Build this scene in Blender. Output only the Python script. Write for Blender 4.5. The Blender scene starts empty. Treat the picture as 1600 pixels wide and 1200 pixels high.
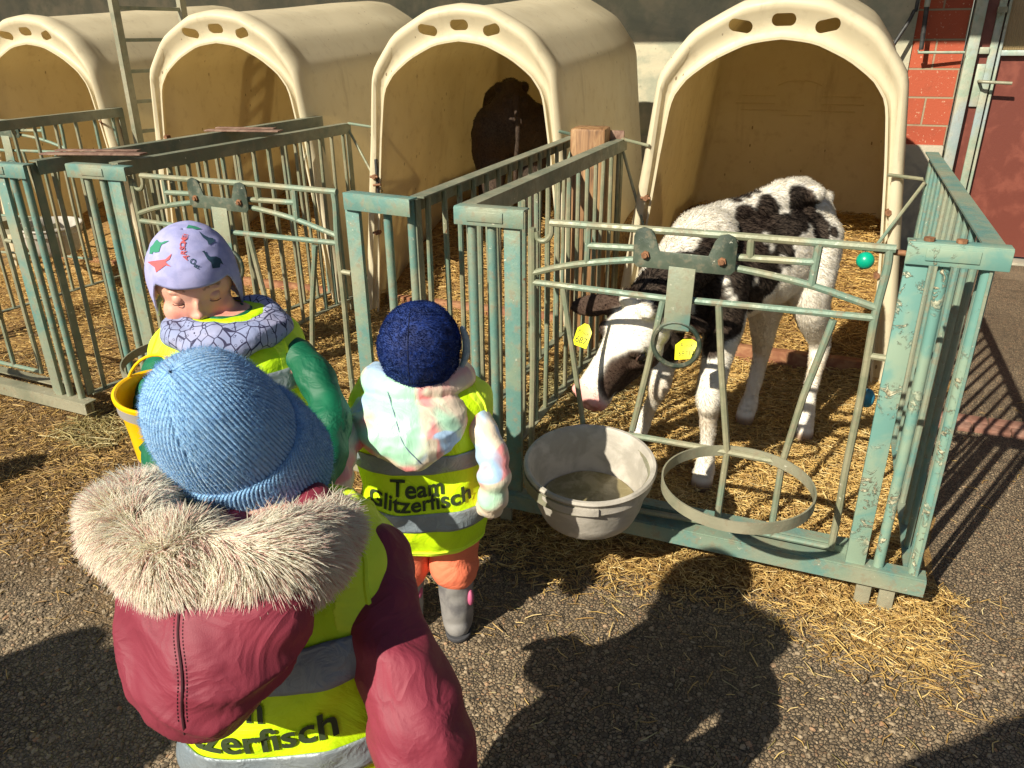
import bpy, bmesh, math, random
import numpy as np
from mathutils import Vector, Matrix, noise
from mathutils.bvhtree import BVHTree
S = bpy.context.scene
COL = S.collection
R_ = math.radians
PI = math.pi
rnd = random.Random(7)
RNG = np.random.default_rng(11)

# ------------------------------------------------------------------ camera, sky, sun, exposure
cam_d = bpy.data.cameras.new('camera'); CAM = bpy.data.objects.new('camera', cam_d); COL.objects.link(CAM)
CR = Matrix(((0.92733, -0.145037, 0.344997), (0.374139, 0.381068, -0.845463), (-0.008844, 0.9131, 0.40764)))
FPX = 1220.27
cam_d.sensor_width = 36; cam_d.lens = 36 * FPX / 1600; cam_d.clip_start = .02; cam_d.clip_end = 500
CAM.matrix_world = Matrix.Translation((0, 0, 1.35)) @ CR.to_4x4()
S.camera = CAM
C0 = Vector((0, 0, 1.35))
SUNV = Vector((-.487, -1.18, .95)).normalized()      # towards the sun
w = bpy.data.worlds.new('World'); S.world = w; w.use_nodes = True
nt = w.node_tree; bg = nt.nodes['Background']
sky = nt.nodes.new('ShaderNodeTexSky'); sky.sky_type = 'NISHITA'; sky.sun_disc = False
sky.sun_elevation = math.asin(SUNV.z); sky.sun_rotation = math.atan2(SUNV.x, SUNV.y)
nt.links.new(sky.outputs[0], bg.inputs[0]); bg.inputs[1].default_value = .045
sd = bpy.data.lights.new('sun', 'SUN'); sd.energy = 5.0; sd.angle = R_(.55); sd.color = (1, .925, .77)
sun = bpy.data.objects.new('sun', sd); COL.objects.link(sun)
sun.rotation_euler = SUNV.to_track_quat('Z', 'Y').to_euler(); sun.location = SUNV * 20
S.view_settings.view_transform = 'Standard'; S.view_settings.look = 'None'
S.view_settings.exposure = 0.62; S.view_settings.gamma = 1
S.cycles.max_bounces = 12; S.cycles.diffuse_bounces = 10; S.cycles.transparent_max_bounces = 8
S.cycles.use_denoising = True

# ------------------------------------------------------------------ helpers
def ray(px, py): return CR @ Vector((px - 800, 600 - py, -FPX))
def aty(px, py, Y): d = ray(px, py); return C0 + d * (Y / d.y)
def atz(px, py, z=0.): d = ray(px, py); return C0 + d * ((z - 1.35) / d.z)
def atd(px, py, d): return C0 + ray(px, py) / FPX * d

def tag(o, label=None, cat=None, group=None, kind=None):
    if label: o['label'] = label
    if cat: o['category'] = cat
    if group: o['group'] = group
    if kind: o['kind'] = kind
    return o
def empty(name, loc=(0, 0, 0), rz=0., **k):
    o = bpy.data.objects.new(name, None); COL.objects.link(o); o.location = loc; o.rotation_euler = (0, 0, rz)
    o.empty_display_size = .1
    return tag(o, **k)
def link(name, me, mat=None, parent=None, smooth=True):
    if mat is not None and len(me.materials) == 0: me.materials.append(mat)
    if smooth:
        me.shade_smooth()
    o = bpy.data.objects.new(name, me); COL.objects.link(o)
    if parent is not None: o.parent = parent
    return o
def copy_tree(o, parent=None):
    c = o.copy(); COL.objects.link(c); c.parent = parent
    for ch in [x for x in COL.objects if x.parent == o]: copy_tree(ch, c)
    return c

class MB:
    def __init__(s): s.v = []; s.f = []
    def add(s, vs, fs):
        n = len(s.v); s.v += [tuple(v) for v in vs]; s.f += [tuple(i + n for i in f) for f in fs]; return s
    def box(s, c, size, rot=None):
        c = Vector(c); h = Vector(size) / 2
        vs = [Vector((x, y, z)) for x in (-h.x, h.x) for y in (-h.y, h.y) for z in (-h.z, h.z)]
        if rot: vs = [rot @ v for v in vs]
        return s.add([c + v for v in vs], [(0, 1, 3, 2), (4, 6, 7, 5), (0, 4, 5, 1), (2, 3, 7, 6), (0, 2, 6, 4), (1, 5, 7, 3)])
    def bar(s, a, b, w, h, up=(0, 0, 1)):
        a = Vector(a); b = Vector(b); d = (b - a); L = d.length; d.normalize()
        u = Vector(up); x = d.cross(u).normalized(); z = x.cross(d)
        m = Matrix((x, d, z)).transposed()
        return s.box((a + b) / 2, (w, L, h), m)
    def tube(s, pts, r, n=10, caps=True):
        pts = [Vector(p) for p in pts]; rs = r if isinstance(r, (list, tuple)) else [r] * len(pts)
        rings = []; prev = None
        for i, p in enumerate(pts):
            t = (pts[min(i + 1, len(pts) - 1)] - pts[max(i - 1, 0)]).normalized()
            if prev is None:
                a = t.orthogonal().normalized()
            else:
                a = (prev - t * prev.dot(t)).normalized()
            prev = a; b = t.cross(a)
            rings.append([p + (a * math.cos(2 * PI * k / n) + b * math.sin(2 * PI * k / n)) * rs[i] for k in range(n)])
        return s.loft(rings, caps)
    def loft(s, rings, caps=True, closed=False):
        n = len(rings[0]); m = len(rings); vs = [v for r in rings for v in r]; fs = []
        for i in range(m - 1 + (1 if closed else 0)):
            j = (i + 1) % m
            for k in range(n):
                fs.append((i * n + k, i * n + (k + 1) % n, j * n + (k + 1) % n, j * n + k))
        if caps and not closed:
            fs.append(tuple(range(n - 1, -1, -1))); fs.append(tuple((m - 1) * n + k for k in range(n)))
        return s.add(vs, fs)
    def lathe(s, prof, n=64, c=(0, 0, 0), m=None):
        rings = [[Vector((r * math.cos(2 * PI * k / n), r * math.sin(2 * PI * k / n), z)) for k in range(n)] for r, z in prof]
        if m is not None: rings = [[m @ v for v in r] for r in rings]
        rings = [[v + Vector(c) for v in r] for r in rings]
        return s.loft(rings, caps=True)
    def sphere(s, c, r, n=12, m=None):
        rr = Vector(r) if hasattr(r, '__len__') else Vector((r, r, r))
        rings = []
        for i in range(1, n):
            th = PI * i / n
            rings.append([Vector((rr.x * math.sin(th) * math.cos(2 * PI * k / (2 * n)), rr.y * math.sin(th) * math.sin(2 * PI * k / (2 * n)), -rr.z * math.cos(th))) for k in range(2 * n)])
        if m is not None: rings = [[m @ v for v in q] for q in rings]
        c = Vector(c); rings = [[v + c for v in q] for q in rings]
        return s.loft(rings, True)
    def plate(s, outline, axis_o, ux, uz, th):
        o = Vector(axis_o); ux = Vector(ux); uz = Vector(uz); nn = ux.cross(uz).normalized() * th / 2
        n = len(outline); a = [o + ux * x + uz * z - nn for x, z in outline]; b = [o + ux * x + uz * z + nn for x, z in outline]
        fs = [tuple(range(n)), tuple(range(2 * n - 1, n - 1, -1))] + [(i, i + n, (i + 1) % n + n, (i + 1) % n) for i in range(n)]
        return s.add(a + b, fs)
    def mesh(s, name='m'):
        me = bpy.data.meshes.new(name); me.from_pydata(s.v, [], s.f); me.update()
        bm = bmesh.new(); bm.from_mesh(me); bmesh.ops.recalc_face_normals(bm, faces=bm.faces); bm.to_mesh(me); bm.free()
        return me
    def build(s, name, mat=None, parent=None, smooth=True, bevel=0., auto=True):
        me = s.mesh(name); o = link(name, me, mat, parent, smooth)
        if bevel:
            b = o.modifiers.new('b', 'BEVEL'); b.width = bevel; b.segments = 2; b.limit_method = 'ANGLE'; b.angle_limit = R_(50)
            bake(o)
        if auto and smooth: sharp(o.data, 40)
        return o

def sharp(me, deg):
    me.set_sharp_from_angle(angle=R_(deg))

def bake(o):
    dg = bpy.context.evaluated_depsgraph_get(); dg.update()
    me = bpy.data.meshes.new_from_object(o.evaluated_get(dg)); o.modifiers.clear(); old = o.data; o.data = me
    if old.users == 0: bpy.data.meshes.remove(old)
    return o

def interp(pts, n, loop=False):
    """Catmull-Rom through pts, n samples per span"""
    P = [Vector(p) for p in pts]; out = []; m = len(P)
    for i in range(m if loop else m - 1):
        p0 = P[(i - 1) % m] if loop or i > 0 else P[0] * 2 - P[1]
        p1 = P[i]; p2 = P[(i + 1) % m]; p3 = P[(i + 2) % m] if loop or i + 2 < m else P[-1] * 2 - P[-2]
        for k in range(n):
            t = k / n
            out.append(.5 * ((2 * p1) + (p2 - p0) * t + (2 * p0 - 5 * p1 + 4 * p2 - p3) * t * t + (3 * p1 - p0 - 3 * p2 + p3) * t ** 3))
    if not loop: out.append(P[-1].copy())
    return out

# ------------------------------------------------------------------ materials
class N:
    def __init__(s, name):
        s.m = bpy.data.materials.new(name); s.m.use_nodes = True; s.t = s.m.node_tree; s.n = s.t.nodes
        s.b = s.n['Principled BSDF']; s._co = None
    def new(s, t, **k):
        n = s.n.new(t)
        for a, v in k.items(): setattr(n, a, v)
        return n
    def co(s, kind='Object'):
        if s._co is None: s._co = s.new('ShaderNodeTexCoord')
        return s._co.outputs[kind]
    def L(s, a, b): s.t.links.new(a, b)
    def val(s, x, sock):
        if hasattr(x, 'links') or isinstance(x, bpy.types.NodeSocket): s.L(x, sock)
        else:
            if sock.type == 'RGBA' and len(x) == 3: x = (*x, 1)
            sock.default_value = x
    def noise(s, scale, detail=4, rough=.55, vec=None, dist=0., out=0, lac=2.):
        n = s.new('ShaderNodeTexNoise'); n.inputs['Scale'].default_value = scale; n.inputs['Detail'].default_value = detail
        n.inputs['Roughness'].default_value = rough; n.inputs['Distortion'].default_value = dist
        s.L(vec if vec is not None else s.co(), n.inputs['Vector']); return n.outputs[out]
    def voro(s, scale, feat='F1', out='Distance', vec=None, rnd_=1.):
        n = s.new('ShaderNodeTexVoronoi', feature=feat); n.inputs['Scale'].default_value = scale
        n.inputs['Randomness'].default_value = rnd_
        s.L(vec if vec is not None else s.co(), n.inputs['Vector']); return n.outputs[out]
    def ramp(s, x, stops, mode='LINEAR'):
        n = s.new('ShaderNodeValToRGB'); n.color_ramp.interpolation = mode; s.L(x, n.inputs[0]); e = n.color_ramp.elements
        while len(e) < len(stops): e.new(.5)
        for q, (p, c) in zip(e, stops):
            q.position = p; q.color = (*c, 1) if hasattr(c, '__len__') else (c, c, c, 1)
        return n.outputs[0]
    def mr(s, x, a, b, c=0., d=1., smooth=True):
        n = s.new('ShaderNodeMapRange'); n.interpolation_type = 'SMOOTHSTEP' if smooth else 'LINEAR'
        s.L(x, n.inputs[0])
        for i, v in zip((1, 2, 3, 4), (a, b, c, d)): n.inputs[i].default_value = v
        return n.outputs[0]
    def mix(s, f, a, b, mode='MIX'):
        n = s.new('ShaderNodeMix', data_type='RGBA', blend_type=mode); s.val(f, n.inputs[0]); s.val(a, n.inputs[6]); s.val(b, n.inputs[7]); return n.outputs[2]
    def math(s, op, a, b=0., c=0.):
        n = s.new('ShaderNodeMath', operation=op); s.val(a, n.inputs[0]); s.val(b, n.inputs[1]); s.val(c, n.inputs[2]); return n.outputs[0]
    def attr(s, name, out='Fac'):
        n = s.new('ShaderNodeAttribute', attribute_name=name); return n.outputs[out]
    def map(s, scale=(1, 1, 1), rot=(0, 0, 0), loc=(0, 0, 0), vec=None):
        n = s.new('ShaderNodeMapping'); n.inputs['Scale'].default_value = scale; n.inputs['Rotation'].default_value = rot; n.inputs['Location'].default_value = loc
        s.L(vec if vec is not None else s.co(), n.inputs[0]); return n.outputs[0]
    def bump(s, h, strength=.5, dist=.005, nrm=None):
        n = s.new('ShaderNodeBump'); n.inputs['Strength'].default_value = strength; n.inputs['Distance'].default_value = dist
        s.L(h, n.inputs['Height'])
        if nrm is not None: s.L(nrm, n.inputs['Normal'])
        return n.outputs[0]
    def done(s, col=None, rough=None, normal=None, metal=None, **k):
        b = s.b
        if col is not None: s.val(col, b.inputs['Base Color'])
        if rough is not None: s.val(rough, b.inputs['Roughness'])
        if metal is not None: s.val(metal, b.inputs['Metallic'])
        if normal is not None: s.L(normal, b.inputs['Normal'])
        for a, v in k.items(): s.val(v, b.inputs[a.replace('_', ' ')])
        return s.m

def m_metal(name, A, B, Cc, dirt=.35, rust=.5):
    n = N(name)
    a = n.noise(9, 5, .6, dist=.6); b = n.noise(42, 5, .65); c = n.noise(3.2, 3)
    col = n.mix(n.mr(a, .40, .62), A, B)
    col = n.mix(n.math('MULTIPLY', n.mr(c, .48, .62), .7), col, Cc)
    col = n.mix(n.math('MULTIPLY', n.mr(b, .50, .66), dirt), col, (.24, .20, .13))
    r1 = n.noise(23, 6, .7, dist=1.2); col = n.mix(n.mr(r1, .66, .70), col, (.17, .075, .035))
    r2 = n.noise(60, 4, .7); col = n.mix(n.math('MULTIPLY', n.mr(r2, .66, .72), .8), col, (.62, .60, .48))
    h = n.math('ADD', n.math('MULTIPLY', b, .6), n.math('MULTIPLY', r1, .6))
    return n.done(col, n.mr(b, .3, .7, .38, .68), n.bump(h, .55, .0035), .12)
M = {}
M['paint'] = m_metal('green_paint', (.125, .25, .22), (.21, .28, .205), (.30, .295, .20), .6)
M['rail'] = m_metal('rail_metal', (.15, .175, .125), (.22, .225, .155), (.30, .30, .21), .5)
M['bar'] = m_metal('bar_metal', (.20, .215, .135), (.29, .275, .175), (.14, .25, .20), .65)
M['dull'] = m_metal('dull_metal', (.20, .205, .14), (.28, .27, .185), (.33, .31, .22), .6)
M['darkplate'] = m_metal('dark_plate', (.022, .038, .026), (.055, .07, .045), (.12, .15, .11), .4)
def m_encrusted():
    n = N('encrusted_paint')
    a = n.noise(7, 5, .6, dist=.6)
    col = n.mix(n.mr(a, .42, .6), (.13, .28, .24), (.24, .33, .24))
    d = n.noise(26, 7, .72, dist=.8); m = n.mr(d, .54, .60)
    g = n.noise(110, 4, .7)
    crust = n.ramp(g, [(.35, (.10, .06, .03)), (.5, (.50, .46, .30)), (.62, (.64, .62, .45))])
    zone = n.mr(n.noise(5, 3, .5), .44, .58)
    mm = n.math('MULTIPLY', m, zone); col = n.mix(mm, col, crust)
    h = n.math('ADD', n.math('MULTIPLY', mm, n.math('ADD', g, .5)), n.math('MULTIPLY', a, .2))
    return n.done(col, .6, n.bump(h, .9, .004), .05)
M['crust'] = m_encrusted()

def m_hutch():
    n = N('cream_fibreglass'); o = n.co()
    a = n.noise(2.2, 5, .6, dist=.5); b = n.noise(16, 6, .65); st = n.noise(9, 5, .7, vec=n.map((1, 1, .16)))
    col = n.mix(n.mr(a, .35, .7), (.80, .73, .53), (.73, .655, .46))
    col = n.mix(n.math('MULTIPLY', n.mr(b, .52, .74), .28), col, (.44, .34, .19))
    col = n.mix(n.math('MULTIPLY', n.mr(st, .56, .74), .28), col, (.34, .25, .13))
    sp = n.voro(28, vec=n.map((1, 1, .45))); sz = n.noise(30, 2)
    spot = n.math('MULTIPLY', n.math('LESS_THAN', sp, .12), n.mr(n.noise(3.5, 3), .54, .6))
    col = n.mix(n.math('MULTIPLY', spot, .75), col, (.20, .12, .05))
    sc = n.noise(6, 3, .5, dist=3.5); line = n.math('LESS_THAN', n.math('ABSOLUTE', n.math('SUBTRACT', sc, .5)), .006)
    col = n.mix(n.math('MULTIPLY', line, n.math('MULTIPLY', n.mr(n.noise(2.3, 2), .5, .6), .35)), col, (.74, .66, .47))
    m_ = n.done(col, n.mr(b, .3, .7, .42, .62), n.bump(n.noise(60, 4, .6), .12, .002))
    tl = n.new('ShaderNodeBsdfTranslucent'); n.L(n.mix(1., col, (1., .93, .78), 'MULTIPLY'), tl.inputs[0]); mx = n.new('ShaderNodeMixShader'); mx.inputs[0].default_value = .34
    n.L(n.b.outputs[0], mx.inputs[1]); n.L(tl.outputs[0], mx.inputs[2]); n.L(mx.outputs[0], n.n['Material Output'].inputs[0]); return m_
M['hutch'] = m_hutch()

def m_ground():
    n = N('asphalt'); g = n.co('Generated'); o = n.co()
    wv = n.new('ShaderNodeVectorMath', operation='ADD'); n.L(o, wv.inputs[0])
    ns = n.new('ShaderNodeVectorMath', operation='SCALE'); n.L(n.noise(60, 2, out=1), ns.inputs[0]); ns.inputs['Scale'].default_value = .009; n.L(ns.outputs[0], wv.inputs[1])
    v = wv.outputs[0]
    cell = n.voro(120, out='Color', vec=v); edge = n.voro(120, 'DISTANCE_TO_EDGE', vec=v); dist = n.voro(120, vec=v)
    sep = n.new('ShaderNodeSeparateColor'); n.L(cell, sep.inputs[0])
    stone = n.ramp(sep.outputs[0], [(0, (.12, .082, .048)), (.3, (.22, .155, .09)), (.6, (.31, .225, .135)), (.85, (.42, .31, .185)), (1, (.38, .20, .10))])
    fine = n.noise(380, 4, .7); stone = n.mix(.4, stone, n.ramp(fine, [(.3, (.09, .066, .042)), (.7, (.34, .26, .165))]))
    gap = n.mr(edge, .02, .13)
    big = n.noise(1.3, 4, .6)
    expose = n.mr(n.noise(26, 3, .6), .34, .52)
    col = n.mix(gap, (.045, .037, .027), stone)
    col = n.mix(n.math('MULTIPLY', expose, .0), col, (.16, .13, .10))
    col = n.mix(n.mr(big, .42, .62, 0, .6), col, n.mix(.55, col, (.09, .062, .035)))
    col = n.mix(n.mr(n.noise(4.5, 5, .65, dist=1.), .56, .64, 0, .45), col, (.07, .05, .03))
    col = n.mix(n.mr(n.noise(.8, 4, .6), .52, .60, 0, .30), col, (.42, .33, .22))
    fl = n.noise(150, 3, .75, dist=1.); col = n.mix(n.math('MULTIPLY', n.mr(fl, .66, .70), .55), col, (.50, .39, .18))
    sepp = n.new('ShaderNodeSeparateXYZ'); n.L(o, sepp.inputs[0])
    mud = n.math('MULTIPLY', n.mr(n.math('ADD', sepp.outputs[0], n.math('MULTIPLY', n.noise(2.2, 4), .9)), -.75, -.2, 1, 0), n.mr(n.math('ADD', sepp.outputs[1], n.math('MULTIPLY', n.noise(3, 4), .8)), 1.30, 1.7, 0, 1))
    mudc = n.ramp(n.noise(70, 5, .7), [(.3, (.085, .05, .02)), (.5, (.19, .11, .04)), (.7, (.34, .22, .09))])
    col = n.mix(n.math('MULTIPLY', mud, .85), col, mudc)
    round_ = n.math('SUBTRACT', 1., n.math('POWER', dist, 2.))
    h = n.math('ADD', n.math('MULTIPLY', gap, n.math('ADD', n.math('MULTIPLY', round_, .5), n.math('MULTIPLY', sep.outputs[1], .9))), n.math('MULTIPLY', fine, .22))
    h = n.math('ADD', h, n.math('MULTIPLY', n.noise(9, 3), .5))
    return n.done(col, n.mr(fine, .3, .7, .6, .9), n.bump(h, 1., .0075))
M['asphalt'] = m_ground()

def m_bed(name, dark=1.):
    n = N(name)
    a = n.noise(75, 5, .7, vec=n.map((1, .35, 1), (0, 0, .6))); b = n.noise(75, 5, .7, vec=n.map((.35, 1, 1), (0, 0, .3))); c = n.noise(3, 4)
    x = n.math('MAXIMUM', a, b)
    col = n.ramp(x, [(.42, (.10 * dark, .052 * dark, .015 * dark)), (.55, (.34 * dark, .195 * dark, .055 * dark)), (.72, (.62 * dark, .42 * dark, .15 * dark))])
    col = n.mix(n.mr(c, .45, .65, 0, .6), col, (.17 * dark, .09 * dark, .032 * dark))
    return n.done(col, .8, n.bump(x, 1., .012))
M['bed'] = m_bed('straw_bed')
def m_straw(name, stops, rough=.5):
    n = N(name); a = n.attr('rnd'); col = n.ramp(a, stops)
    col = n.mix(n.math('MULTIPLY', n.noise(90, 2), .35), col, (.26, .16, .06))
    return n.done(col, rough, n.bump(n.noise(400, 2), .2, .001), Subsurface_Weight=0.)
M['straw'] = m_straw('straw', [(0, (.34, .18, .05)), (.3, (.55, .34, .10)), (.6, (.74, .51, .17)), (.85, (.85, .64, .27)), (1, (.90, .76, .42))])
M['oldstraw'] = m_straw('old_straw', [(0, (.12, .065, .024)), (.4, (.27, .155, .05)), (.75, (.48, .31, .11)), (1, (.68, .50, .22))])
M['hay'] = m_straw('hay', [(0, (.12, .11, .04)), (.35, (.30, .25, .09)), (.7, (.52, .44, .20)), (1, (.70, .60, .33))])

def m_simple(name, c1, c2=None, scale=12, rough=.6, bs=.25, bd=.002, bscale=60, metal=0., spec=None, lo=.4, hi=.65, **k):
    n = N(name); col = c1
    if c2 is not None: col = n.mix(n.mr(n.noise(scale, 5, .6, dist=.4), lo, hi), c1, c2)
    if spec is not None: k['Specular_IOR_Level'] = spec
    return n.done(col, rough, n.bump(n.noise(bscale, 5, .6), bs, bd), metal, **k)
M['wood'] = None
def m_wood():
    n = N('weathered_wood'); v = n.map((1, 1, .12))
    g = n.noise(46, 5, .6, vec=v, dist=.6); col = n.ramp(g, [(.3, (.09, .04, .015)), (.5, (.26, .135, .055)), (.7, (.42, .26, .12))])
    return n.done(col, .65, n.bump(g, .5, .003))
M['wood'] = m_wood()
M['plank'] = m_simple('brown_plank', (.22, .085, .04), (.34, .17, .08), 20, .8, .6, .004)
M['rustplate'] = m_simple('rust_plate', (.16, .085, .06), (.27, .17, .12), 30, .75, .6, .003)
M['rustbolt'] = m_simple('rust_bolt', (.16, .07, .03), (.28, .13, .06), 60, .7, .5, .002)
M['tub'] = m_simple('grey_plastic', (.36, .33, .28), (.50, .46, .40), 14, .55, .5, .002, 90)
M['tubin'] = M['tub']
M['feed'] = m_simple('murky_feed', (.20, .165, .08), (.33, .28, .16), 22, .25, .35, .003, 60)
M['black'] = m_simple('black_rubber', (.018, .018, .018), (.05, .05, .048), 30, .5)
M['greenball'] = m_simple('green_plastic', (.0, .38, .22), (.0, .27, .17), 20, .3, .1)
M['blueball'] = m_simple('blue_plastic', (.03, .25, .42), (.05, .16, .2), 40, .4, .2)

def m_plaster():
    n = N('rendered_wall'); a = n.noise(1.7, 5, .6, dist=.8); b = n.noise(34, 6, .7)
    col = n.mix(n.mr(a, .4, .62), (.52, .47, .33), (.36, .35, .26))
    z = n.new('ShaderNodeSeparateXYZ'); n.L(n.co(), z.inputs[0])
    col = n.mix(n.math('MULTIPLY', n.mr(n.noise(6, 4, .6), .42, .62), .5), col, (.22, .26, .20))
    col = n.mix(n.math('MULTIPLY', n.mr(b, .6, .72), .6), col, (.12, .10, .07))
    return n.done(col, .85, n.bump(b, .6, .006))
M['plaster'] = m_plaster()
M['concrete'] = m_simple('concrete_plinth', (.42, .38, .29), (.28, .27, .22), 7, .9, .7, .006, 40)
def m_brick():
    n = N('red_brick'); t = n.new('ShaderNodeTexBrick')
    n.L(n.map((1, 1, 1), (PI / 2, 0, 0)), t.inputs['Vector'])
    t.inputs['Scale'].default_value = 1.; t.inputs['Brick Width'].default_value = .30; t.inputs['Row Height'].default_value = .163
    t.inputs['Mortar Size'].default_value = .006; t.inputs['Mortar Smooth'].default_value = .2; t.inputs['Bias'].default_value = 0.
    t.inputs['Color1'].default_value = (.33, .062, .028, 1); t.inputs['Color2'].default_value = (.42, .088, .038, 1); t.inputs['Mortar'].default_value = (.30, .235, .15, 1)
    sp = n.noise(60, 5, .75); col = n.mix(n.math('MULTIPLY', n.mr(sp, .62, .66), .8), t.outputs[0], (.62, .45, .30))
    col = n.mix(n.math('MULTIPLY', n.mr(n.noise(9, 4), .5, .7), .4), col, (.24, .06, .03))
    h = n.math('ADD', n.math('MULTIPLY', t.outputs[1], -1.2), n.math('MULTIPLY', n.noise(90, 4), .4))
    return n.done(col, .85, n.bump(h, .8, .006))
M['brick'] = m_brick()
M['door'] = m_simple('door_red', (.135, .032, .02), (.20, .055, .035), 9, .5, .3, .002, 120, lo=.45, hi=.7)
M['alu'] = m_metal('door_metal', (.30, .38, .29), (.42, .42, .32), (.30, .38, .42), .3)
def m_glass():
    n = N('ribbed_plastic'); wv = n.new('ShaderNodeTexWave'); wv.inputs['Scale'].default_value = 26; wv.bands_direction = 'X'; n.L(n.co(), wv.inputs[0])
    return n.done((.30, .21, .10), .35, n.bump(wv.outputs[0], .6, .004))
M['ribbed'] = m_glass()
M['roof'] = m_simple('roof_sheet', (.10, .095, .085), (.16, .15, .13), 6, .8)
M['darkwood'] = m_simple('dark_boards', (.05, .032, .02), (.10, .065, .04), 14, .8)

# ------------------------------------------------------------------ ground and building
g = MB()
nx, ny = 40, 40
xs = [-60 + 120 * i / nx for i in range(nx + 1)]; ys = [-50 + 110 * i / ny for i in range(ny + 1)]
vs = [(x, y, 0) for y in ys for x in xs]
g.add(vs, [(j * (nx + 1) + i, j * (nx + 1) + i + 1, (j + 1) * (nx + 1) + i + 1, (j + 1) * (nx + 1) + i) for j in range(ny) for i in range(nx)])
tag(g.build('ground', M['asphalt']), kind='structure')

WY = 5.675
barn = empty('barn', (0, WY, 0), label='barn with rendered wall, red brickwork and a rust red door behind the calf hutches', cat='building')
def wbox(mb, x0, x1, z0, z1, y0=0., y1=.3): return mb.box(((x0 + x1) / 2, (y0 + y1) / 2, (z0 + z1) / 2), (x1 - x0, y1 - y0, z1 - z0))
wbox(MB(), -12, .318, .70, 3.2).build('rendered_wall', M['plaster'], barn)
wbox(MB(), .318, .60, .70, 3.2, .012).build('brick_wall', M['brick'], barn)
wbox(MB(), 2.2, 9, .70, 3.2, .012).build('brick_wall', M['brick'], barn)
wbox(MB(), -12, .60, -.1, .70, -.03).build('plinth', M['concrete'], barn, bevel=.01)
wbox(MB(), 2.2, 9, -.1, .70, -.03).build('plinth', M['concrete'], barn, bevel=.01)
wbox(MB(), .60, 2.2, -.1, .015, -.05).build('threshold', M['concrete'], barn)
wbox(MB(), .60, 2.2, 2.15, 3.2, .012).build('lintel_wall', M['brick'], barn)
mb = MB(); mb.box((0, -.72, 2.97), (24, 2.1, .06), Matrix.Rotation(R_(14), 3, 'X')); mb.build('roof', M['roof'], barn)
door = MB(); wbox(door, .74, 2.1, .03, 2.1, .06, .1); dr = door.build('door', M['door'], barn)
fr = MB(); wbox(fr, .612, .672, .015, 2.15, -.03, .09)
wbox(fr, .672, .735, 1.225, 1.262, .0, .09); fr.build('door_frame', M['alu'], barn, bevel=.004)
fr = MB(); wbox(fr, .672, .735, .015, 1.225, .03, .09).build('frame_infill', M['door'], barn)
fr = MB(); wbox(fr, .672, .735, 1.262, 2.15, .03, .09).build('frame_infill', M['door'], barn)
ds = MB(); wbox(ds, .735, .775, .02, 2.1, .015, .075); wbox(ds, .785, .80, .02, 2.1, .02, .06); wbox(ds, .80, 2.1, 1.215, 1.245, .02, .06); ds.build('leaf_frame', M['alu'], dr, bevel=.003)
wbox(MB(), .80, 2.1, 1.247, 2.08, .045, .06).build('window_pane', M['ribbed'], dr)
lp = MB(); wbox(lp, .69, .735, .93, 1.17, .012, .03).build('lock_plate', M['alu'], dr, bevel=.004)
hd = MB(); hd.tube([(.715, .02, 1.075), (.715, -.045, 1.075), (.73, -.055, 1.075), (.88, -.055, 1.068)], .0095); hd.build('handle', M['dull'], dr)
hd = MB(); hd.tube([(.75, -.03, 1.46), (.75, .02, 1.46)], .014); hd.box((.75, -.03, 1.46), (.05, .02, .03)); hd.build('latch', M['dull'], dr)
pp = MB(); pp.tube([(.345, -.09, 2.9), (.352, -.09, 1.48)], .016); pp.tube([(.352, -.09, 1.25), (.352, -.09, 1.235), (.60, -.055, 1.235)], .008)
pp.build('water_pipe', M['alu'], barn)
pp = MB(); pp.tube([(.352, -.09, 1.48), (.365, -.09, 1.25)], .0135); pp.build('pipe_sleeve', M['black'], barn)
hs = MB(); hs.tube(interp([(.30, -.10, 3.0), (.30, -.10, 1.62), (.285, -.11, 1.45), (.22, -.13, 1.30), (.14, -.16, 1.12)], 8), .011)
tag(hs.build('hose', M['black']), 'black hose hanging down the wall beside the red brickwork', 'hose'); COL.objects['hose'].location = (0, WY, 0)

# brick gutter strip to the right of the hutches
g = MB()
for k in range(30):
    x = .42 + k * .125
    for r in range(2): g.box((x + (.06 if r else 0), 3.03 + r * .068 + rnd.uniform(-.003, .003), -.012 + rnd.uniform(0, .003)), (.118, .06, .05), Matrix.Rotation(rnd.uniform(-.02, .02), 3, 'Z'))
tag(g.build('gutter', m_simple('gutter_brick', (.20, .09, .06), (.32, .18, .13), 12, .85, .6, .004), bevel=.003), kind='structure')
# ------------------------------------------------------------------ hutches
OUT = [(.585, -.03), (.572, 0), (.53, .37), (.465, .89), (.435, 1.16), (.418, 1.215), (.325, 1.335), (.275, 1.37), (.14, 1.44), (0, 1.458)]
INN = [(.525, -.03), (.515, 0), (.457, .577), (.42, .90), (.392, 1.09), (.375, 1.14), (.33, 1.20), (.24, 1.265), (.12, 1.32), (0, 1.337)]
def outline(half, n=7):
    r = [(x, 0, z) for x, z in half]; full = r + [(-x, 0, z) for x, _, z in r[-2::-1]]
    p = interp(full, 12); lin = [Vector(full[i]).lerp(Vector(full[i + 1]), k / 12) for i in range(len(full) - 1) for k in range(12)] + [Vector(full[-1])]; p = [a.lerp(b, .6) for a, b in zip(p, lin)]; L = [0]
    for a, b in zip(p, p[1:]): L.append(L[-1] + (b - a).length)
    out = []; j = 0; m = 96
    for k in range(m + 1):
        t = L[-1] * k / m
        while j < len(p) - 2 and L[j + 1] < t: j += 1
        u = (t - L[j]) / max(L[j + 1] - L[j], 1e-9); out.append(p[j].lerp(p[j + 1], min(1, u)))
    return out
oO = outline(OUT); oI = outline(INN)
HL = 1.65
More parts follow.
